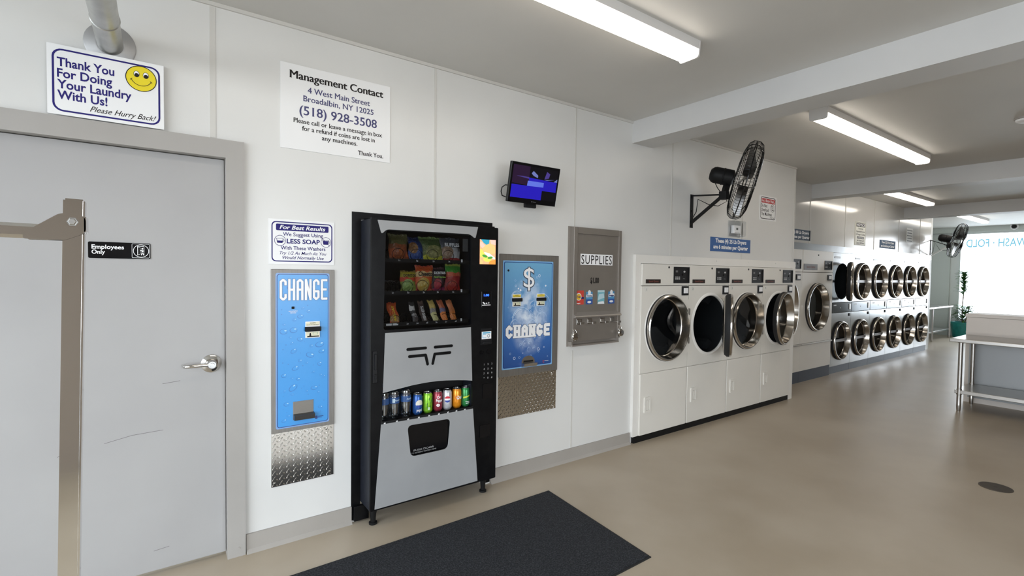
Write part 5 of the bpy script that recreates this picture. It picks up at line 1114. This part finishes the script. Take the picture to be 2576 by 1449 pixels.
def console(t, x0, x1, z0, z1, y):
    bm = nb(); plate(bm, rrect(x0, x1, z0, z1, 0.004, 2), [R4(x0+0.012, x1-0.012, z0+0.010, z1-0.010)], y-0.006, y); box(bm, x0+0.012, x1-0.012, y-0.0012, y, z0+0.010, z1-0.010)
    c = t.part('control_panel', bm, darkp); w_, h = x1-x0, z1-z0; yy = y-0.0018
    bm = nb()
    for i in range(3): flatart(bm, R4(x0+w_*(0.10+0.11*i), x0+w_*(0.18+0.11*i), z0+h*0.22, z0+h*0.30), yy, 0); flatart(bm, R4(x0+w_*(0.10+0.11*i), x0+w_*(0.18+0.11*i), z0+h*0.34, z0+h*0.40), yy, 0)
    flatart(bm, R4(x0+w_*0.12, x0+w_*0.26, z0+h*0.66, z0+h*0.78), yy, 1); flatart(bm, ell(x0+w_*0.56, z0+h*0.53, w_*0.05), yy, 2); flatart(bm, ell(x0+w_*0.68, z0+h*0.71, w_*0.065, h*0.06), yy, 0); stroke(bm, [(x0+w_*0.60, z0+h*0.28), (x0+w_*0.72, z0+h*0.27)], h*0.03, yy, yy, 3, 1)
    t.part('control_print', bm, [mat('print_grey_light', (0.45, 0.45, 0.45), 0.4), mat('print_grey_mid', (0.14, 0.14, 0.14), 0.4), blackg], c)
def coin_slot(t, x0, x1, z0, z1, y):
    bm = nb(); box(bm, x0, x1, y-0.010, y, z0, z1, 0.002, 1); c = t.part('coin_slot', bm, darkp); w_, h = x1-x0, z1-z0
    bm = nb(); box(bm, x0+w_*0.18, x1-w_*0.16, y-0.016, y-0.010, z0+h*0.22, z1-h*0.20, 0.002, 1); p = t.part('slot_plate', bm, white_p, c)
def kind25(i, label, ang):
    x0 = 3.442 + 0.686*i; x1 = x0+0.680; y = -0.042; cx, cz, R = x0+0.362, 1.003, 0.305
    t = Thing('tumble_dryer', label, 'dryer', ((x0+x1)/2, 0.2, 0), 'white coin dryers in the near row')
    bm = nb(); hole_front(bm, x0, x1, 0.614, 1.386, cx, cz, 0.285, y, y+0.012)
    for a, b in ((x0, x0+0.01), (x1-0.01, x1)): box(bm, a, b, y+0.012, 0.68, 0.06, 1.57)
    box(bm, x0+0.01, x1-0.01, 0.66, 0.68, 0.06, 1.57); box(bm, x0+0.01, x1-0.01, y+0.012, 0.66, 0.60, 0.614)
    body = t.part('body', bm, white_m)
    bm = nb(); box(bm, x0, x1, y-0.004, y+0.012, 1.391, 1.584, 0.003, 1); cp = t.part('top_panel', bm, white_m)
    bm = nb(); cyl(bm, (x0+0.370, y-0.004, 1.557), (x0+0.370, y-0.0065, 1.557), 0.010, 14); t.part('key_lock', bm, blackm)
    console(t, x0+0.440, x1-0.002, 1.412, 1.563, y-0.004)
    bm = nb(); box(bm, x0+0.046, x0+0.250, y-0.009, y-0.004, 1.411, 1.447, 0.002, 1); npl = t.part('name_plate', bm, darkbrown)
    bm = nb(); text(bm, 'Speed Queen', x0+0.150, 1.422, 0.022, y-0.0096, bold=0.01, fit=0.135); t.part('lettering', bm, mat('print_dull_red', (0.22, 0.045, 0.03), 0.5), npl)
    coin_slot(t, x0+0.570, x0+0.672, 1.296, 1.383, y)
    bm = nb(); plate(bm, roundpoly([(x0+0.036, 1.381), (x0+0.088, 1.381), (x0+0.080, 1.337), (x0+0.044, 1.337)], 0.004, 3), (), y, y-0.001); st = t.part('number_sticker', bm, mat('sticker_white', (0.72, 0.71, 0.66), 0.4))
    bm = nb(); text(bm, str(i+1), x0+0.062, 1.346, 0.030, y-0.0016); t.part('lettering', bm, ink_black, st)
    bm = nb(); lathe(bm, (cx, y, cz), (0, -1, 0), [(0.283, -0.01), (0.285, 0.006), (0.292, 0.010), (0.308, 0.007), (0.314, 0.0)], 56); t.part('opening_ring', bm, trimw, smooth=40)
    bm = nb(); plate(bm, ell(cx, cz, 0.318, n=24, a0=-53, a1=53) + [(x1-0.003, cz+0.254), (x1-0.003, cz-0.254)], (), y-0.006, y-0.0002); t.part('hinge_plate', bm, white_m)
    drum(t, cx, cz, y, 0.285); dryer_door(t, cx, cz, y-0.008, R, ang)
    bm = nb(); box(bm, x0+0.002, x1-0.008, y-0.004, y+0.014, 0.062, 0.609, 0.003, 1); ld = t.part('lint_door', bm, white_m)
    bm = nb(); plate(bm, rrect(x0+0.055, x0+0.142, 0.255, 0.398, 0.010), [rrect(x0+0.075, x0+0.122, 0.280, 0.374, 0.006)], y-0.016, y-0.004); plate(bm, rrect(x0+0.075, x0+0.122, 0.280, 0.374, 0.006), (), y-0.006, y-0.0045); box(bm, x0+0.092, x0+0.104, y-0.015, y-0.006, 0.285, 0.370); t.part('handle', bm, white_m, ld)
    bm = nb(); box(bm, x0-0.003, x1+0.003, y+0.014, 0.6, 0.0, 0.062)
    if i == 0: box(bm, x0-0.05, x0-0.003, y+0.014, -0.0005, 0.0, 0.062)
    t.part('toe_kick', bm, blackm)
    return t
kind25(0, 'first white coin dryer from the left, number one, door closed', 0)
kind25(1, 'second white coin dryer, its round door swung open', 31)
kind25(2, 'third white coin dryer from the left, closed, right of the open one', 0)
kind25(3, 'fourth white coin dryer, last of the near row, door ajar', 10)
def kindbig(x0, x1, label, ang):
    y = 0.335; cx, cz, R = (x0+x1)/2-0.035, 1.048, 0.348
    t = Thing('tumble_dryer', label, 'dryer', ((x0+x1)/2, 0.6, 0), 'large white dryers behind the near row')
    bm = nb(); hole_front(bm, x0, x1, 0.545, 1.546, cx, cz, 0.325, y, y+0.012)
    for a, b in ((x0, x0+0.01), (x1-0.01, x1)): box(bm, a, b, y+0.012, 1.2, 0.16, 1.86)
    box(bm, x0+0.01, x1-0.01, 1.18, 1.2, 0.16, 1.86); box(bm, x0, x1, y, y+0.012, 0.162, 0.520)
    t.part('body', bm, white_m)
    bm = nb(); box(bm, x0+0.004, x1-0.004, y-0.004, y+0.012, 1.553, 1.862, 0.003, 1); t.part('top_panel', bm, white_m)
    bm = nb(); cyl(bm, (x0+0.48, y-0.004, 1.80), (x0+0.48, y-0.007, 1.80), 0.012, 12); t.part('key_lock', bm, blackm)
    console(t, x1-0.300, x1-0.050, 1.592, 1.725, y-0.004); coin_slot(t, x1-0.185, x1-0.055, 1.435, 1.518, y)
    bm = nb(); box(bm, x0+0.03, x0+0.45, y-0.008, y-0.004, 1.583, 1.668, 0.002, 1); npl = t.part('name_plate', bm, mat('plate_brown_grey', (0.12, 0.105, 0.10), 0.4))
    bm = nb(); text(bm, 'Speed Queen', x0+0.24, 1.612, 0.045, y-0.0086, fit=0.26); t.part('lettering', bm, mat('print_dull_red', (0, 0, 0)), npl)
    bm = nb(); plate(bm, ell(cx, cz, 0.358, n=24, a0=-53, a1=53) + [(x1-0.01, cz+0.286), (x1-0.01, cz-0.286)], (), y-0.006, y-0.0002); t.part('hinge_plate', bm, white_m)
    bm = nb(); lathe(bm, (cx, y, cz), (0, -1, 0), [(0.323, -0.01), (0.325, 0.006), (0.345, 0.007), (0.352, 0.0)], 56); t.part('opening_ring', bm, trimw, smooth=40)
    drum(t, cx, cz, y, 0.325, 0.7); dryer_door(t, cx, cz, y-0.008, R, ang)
    bm = nb(); box(bm, x0, x1, y-0.022, y+0.012, 0.522, 0.543, 0.003, 1); t.part('trim_bar', bm, steel)
    bm = nb(); box(bm, x0, x1, y+0.01, 1.1, 0.0, 0.160); t.part('toe_kick', bm, kickblue)
kindbig(6.302, 7.283, 'large white dryer with door ajar, half hidden behind the end of the near row', 14)
kindbig(7.287, 8.270, 'large white dryer with closed door, beside the shiny stacked dryers', 0)
ordn = ('first shiny stacked dryer, upper door open, next to the large white dryer', 'second shiny stacked dryer, right of the one with its upper door open', 'third shiny stacked dryer from the left', 'fourth shiny stacked dryer from the left', 'fifth shiny stacked dryer, second from the far end', 'sixth shiny stacked dryer at the far end of the row')
def kindstack(i):
    x0 = 8.290 + 0.772*i; x1 = x0+0.766; y = 0.362; R = 0.302
    t = Thing('stacked_dryer', ordn[i], 'dryer', ((x0+x1)/2, 0.6, 0), 'stainless stacked dryers along the far wall')
    cx = x0+0.398
    bm = nb(); hole_front(bm, x0, x1, 1.097, 1.858, cx, 1.42, 0.282, y, y+0.010); hole_front(bm, x0, x1, 0.112, 0.930, cx, 0.495, 0.282, y, y+0.010)
    t.part('front_panel', bm, steelb)
    bm = nb()
    for a, b in ((x0, x0+0.008), (x1-0.008, x1)): box(bm, a, b, y+0.010, 1.15, 0.11, 1.858)
    box(bm, x0+0.008, x1-0.008, 1.14, 1.15, 0.11, 1.858); box(bm, x0+0.008, x1-0.008, y+0.010, 1.14, 1.0, 1.02); box(bm, x0+0.008, x1-0.008, y+0.010, 1.14, 1.848, 1.858)
    t.part('cabinet', bm, white_m)
    bm = nb(); box(bm, x0+0.003, x1-0.003, y-0.006, y+0.010, 0.937, 1.091, 0.003, 1); cb = t.part('control_panel', bm, mat('band_dark_gloss', (0.035, 0.045, 0.055), 0.10, 0.4))
    bm = nb(); box(bm, x1-0.10, x1-0.05, y-0.016, y-0.006, 0.975, 1.065, 0.003, 1); t.part('coin_slot', bm, steel, cb)
    bm = nb(); flatart(bm, ell(x0+0.36, 1.01, 0.012), y-0.0066); flatart(bm, R4(x0+0.1, x0+0.2, 1.045, 1.06), y-0.0066); t.part('control_print', bm, MATS['print_grey_light'], cb)
    bm = nb(); box(bm, x0+0.10, x0+0.30, y-0.004, y, 1.775, 1.805, 0.001, 1); t.part('name_plate', bm, mat('plate_grey', (0.30, 0.30, 0.30), 0.35, 0.5))
    bm = nb(); box(bm, x1-0.085, x1-0.035, y-0.008, y, 0.868, 0.912, 0.002, 1); t.part('lock_plate', bm, blackm)
    for cz, a, nm in ((1.42, 18.5 if i == 0 else 0, 'upper_door'), (0.495, 0, 'lower_door')):
        drum(t, cx, cz, y, 0.282, 0.60); dryer_door(t, cx, cz, y-0.006, R, a, True, nm)
    bm = nb(); box(bm, x0, x1, y+0.006, 1.1, 0.0, 0.108); t.part('toe_kick', bm, mat('kick_slate_steel', (0.07, 0.085, 0.11), 0.35, 0.5))
    return t
for i in range(6): kindstack(i)

# ------------------------------------------------------------------ floor things
t = Thing('floor_mat', 'black ribbed entrance mat lying on the floor in front of the vending machine', 'mat', (1.24, -0.80, 0))
c = [(0.335, -0.352), (2.166, -0.332), (2.102, -1.247), (0.30, -1.27)]
cxm = sum(a for a, b in c)/4; cym = sum(b for a, b in c)/4
ins = [(cxm+(a-cxm)*0.986, cym+(b-cym)*0.973) for a, b in c]
bm = nb(); plate(bm, c, (), 0.0, 0.004, plane='xy'); t.part('rubber_edge', bm, rubber)
pile = noisy('mat_pile', (0.005, 0.0055, 0.0075), (0.050, 0.053, 0.063), 130, 0.95, bump=1.0, bscale=260, lo=0.42, hi=0.80)
bm = nb(); plate(bm, ins, (), 0.0035, 0.009, plane='xy'); t.part('pile_surface', bm, pile)
bm = nb(); lathe(bm, (4.857, -2.085, 0), (0, 0, 1), [(0.092, 0), (0.092, 0.003), (0.085, 0.005), (0, 0.005)], 32); cyl(bm, (4.857, -2.085, 0.005), (4.857, -2.085, 0.007), 0.012, 12)
Solo('floor_drain', bm, mat('drain_cover', (0.10, 0.085, 0.07), 0.5, 0.6), 'round dark drain cover in the floor, bottom right', 'drain cover', (4.857, -2.085, 0))

# stainless work tables
def table(name, label, x0, x1, y0, y1, zt, zs, legs, group, shelf_in=0.05):
    t = Thing(name, label, 'table', ((x0+x1)/2, (y0+y1)/2, 0), group)
    bm = nb(); box(bm, x0, x1, y0, y1, zt-0.040, zt, 0.006, 2); t.part('tabletop', bm, steel)
    bm = nb(); box(bm, x0+shelf_in, x1-shelf_in, y0+shelf_in, y1-shelf_in, zs-0.042, zs, 0.004, 1); t.part('shelf', bm, steel)
    for x, y in legs:
        bm = nb(); lathe(bm, (x, y, 0), (0, 0, 1), [(0, 0), (0.017, 0), (0.019, 0.01), (0.021, 0.05), (0.0215, 0.06), (0.0215, 0.07), (0.0205, 0.075), (0.0205, zs-0.055), (0.024, zs-0.053), (0.024, zs+0.01), (0.0205, zs+0.012), (0.0205, zt-0.05), (0.026, zt-0.048), (0.026, zt-0.040), (0, zt-0.040)], 20); t.part('leg', bm, steel, smooth=40)
table('work_table', 'stainless steel folding table with lower shelf at the right edge, by the beige bulkhead', 7.255, 7.925, -3.60, -1.265, 0.815, 0.236, [(x, y) for x in (7.325, 7.86) for y in (-1.352, -3.50)], 'stainless work tables')
table('work_table', 'stainless steel table with lower shelf beyond the far dryers', 13.35, 16.15, 0.66, 1.36, 0.815, 0.235, [(x, y) for x in (14.70, 16.08, 13.42) for y in (0.71, 1.30)], 'stainless work tables')
t = Thing('bulkhead', 'beige half-height bulkhead standing behind the steel table at the right edge', 'partition', (8.15, -3.0, 0))
beige = noisy('bulkhead_beige', (0.74, 0.685, 0.635), (0.77, 0.715, 0.665), 3, 0.45)
bm = nb(); box(bm, 7.950, 8.33, -4.6, -1.262, 0.0, 1.025); t.part('body', bm, beige)
bm = nb(); box(bm, 7.940, 8.34, -4.6, -1.252, 1.027, 1.066, 0.004, 1); t.part('cap', bm, beige)
bm = nb(); box(bm, 7.944, 7.950, -4.6, -1.30, 0.06, 0.80); t.part('lower_panel', bm, mat('panel_steel_grey', (0.36, 0.375, 0.385), 0.4, 0.3), label='grey sheet panel under the table')
bm = nb(); box(bm, 7.943, 7.950, -4.6, -1.262, 0.835, 0.852); t.part('ledge_strip', bm, beige)

# potted plant
t = Thing('potted_plant', 'green plant with a tall plume in a teal pot by the shop window', 'plant', (16.52, 0.56, 0))
teal = noisy('glazed_teal', (0.01, 0.20, 0.19), (0.02, 0.28, 0.26), 12, 0.3)
bm = nb(); lathe(bm, (16.52, 0.56, 0), (0, 0, 1), [(0, 0), (0.17, 0), (0.185, 0.02), (0.225, 0.34), (0.235, 0.36), (0.235, 0.39), (0.215, 0.39), (0.205, 0.34), (0, 0.34)], 36); t.part('pot', bm, teal, smooth=40)
bm = nb(); lathe(bm, (16.52, 0.56, 0.341), (0, 0, 1), [(0.204, 0), (0.1, 0.012), (0, 0.015)], 20); t.part('soil', bm, mat('soil', (0.03, 0.02, 0.015), 0.9))
bm = nb(); tube(bm, [(16.52, 0.56, 0.34), (16.51, 0.57, 0.7), (16.53, 0.56, 1.1), (16.52, 0.55, 1.62)], 0.011, 8); tube(bm, [(16.52, 0.52, 0.34), (16.51, 0.46, 0.6), (16.49, 0.43, 0.78)], 0.009, 8); t.part('stem', bm, mat('stem_brown', (0.09, 0.07, 0.035), 0.7), smooth=60)
leafm = noisy('leaf_green', (0.012, 0.055, 0.012), (0.07, 0.22, 0.03), 9, 0.4)
bm = nb(); rnd = random.Random(4)
def leaf(p, d, L, wd):
    p = Vector(p); d = Vector(d).normalized(); s_ = d.cross(Vector((0, 0, 1)))
    s_ = s_.normalized() if s_.length > 0.05 else Vector((1, 0, 0)); nz = s_.cross(d)
    V = []
    for f, w_, dr in ((0, 0.12, 0), (0.25, 0.8, 0.02), (0.55, 1.0, 0.0), (0.85, 0.55, -0.10), (1, 0.02, -0.2)):
        c = p + d*L*f + nz*dr*L; V.append((bm.verts.new(c - s_*wd*w_/2), bm.verts.new(c + nz*-0.1*wd), bm.verts.new(c + s_*wd*w_/2)))
    for a, b in zip(V, V[1:]):
        bm.faces.new((a[0], a[1], b[1], b[0])); bm.faces.new((a[1], a[2], b[2], b[1]))
for k in range(170):
    a = rnd.uniform(0, 2*PI); z = rnd.uniform(0.42, 0.78); r = 0.05
    leaf((16.52+0.05*math.cos(a)*rnd.random(), 0.53+0.08*math.sin(a)*rnd.random(), z), (math.cos(a), math.sin(a), rnd.uniform(-0.1, 0.7)), rnd.uniform(0.12, 0.24), rnd.uniform(0.035, 0.055))
for k in range(190):
    a = rnd.uniform(0, 2*PI); z = 0.98 + 0.64*rnd.random()**0.6
    leaf((16.52, 0.555, z), (math.cos(a), math.sin(a), rnd.uniform(0.1, 1.1)), rnd.uniform(0.09, 0.20) if z > 1.2 else rnd.uniform(0.12, 0.24), rnd.uniform(0.03, 0.055))
t.part('foliage', bm, leafm, smooth=60, fixn=False)
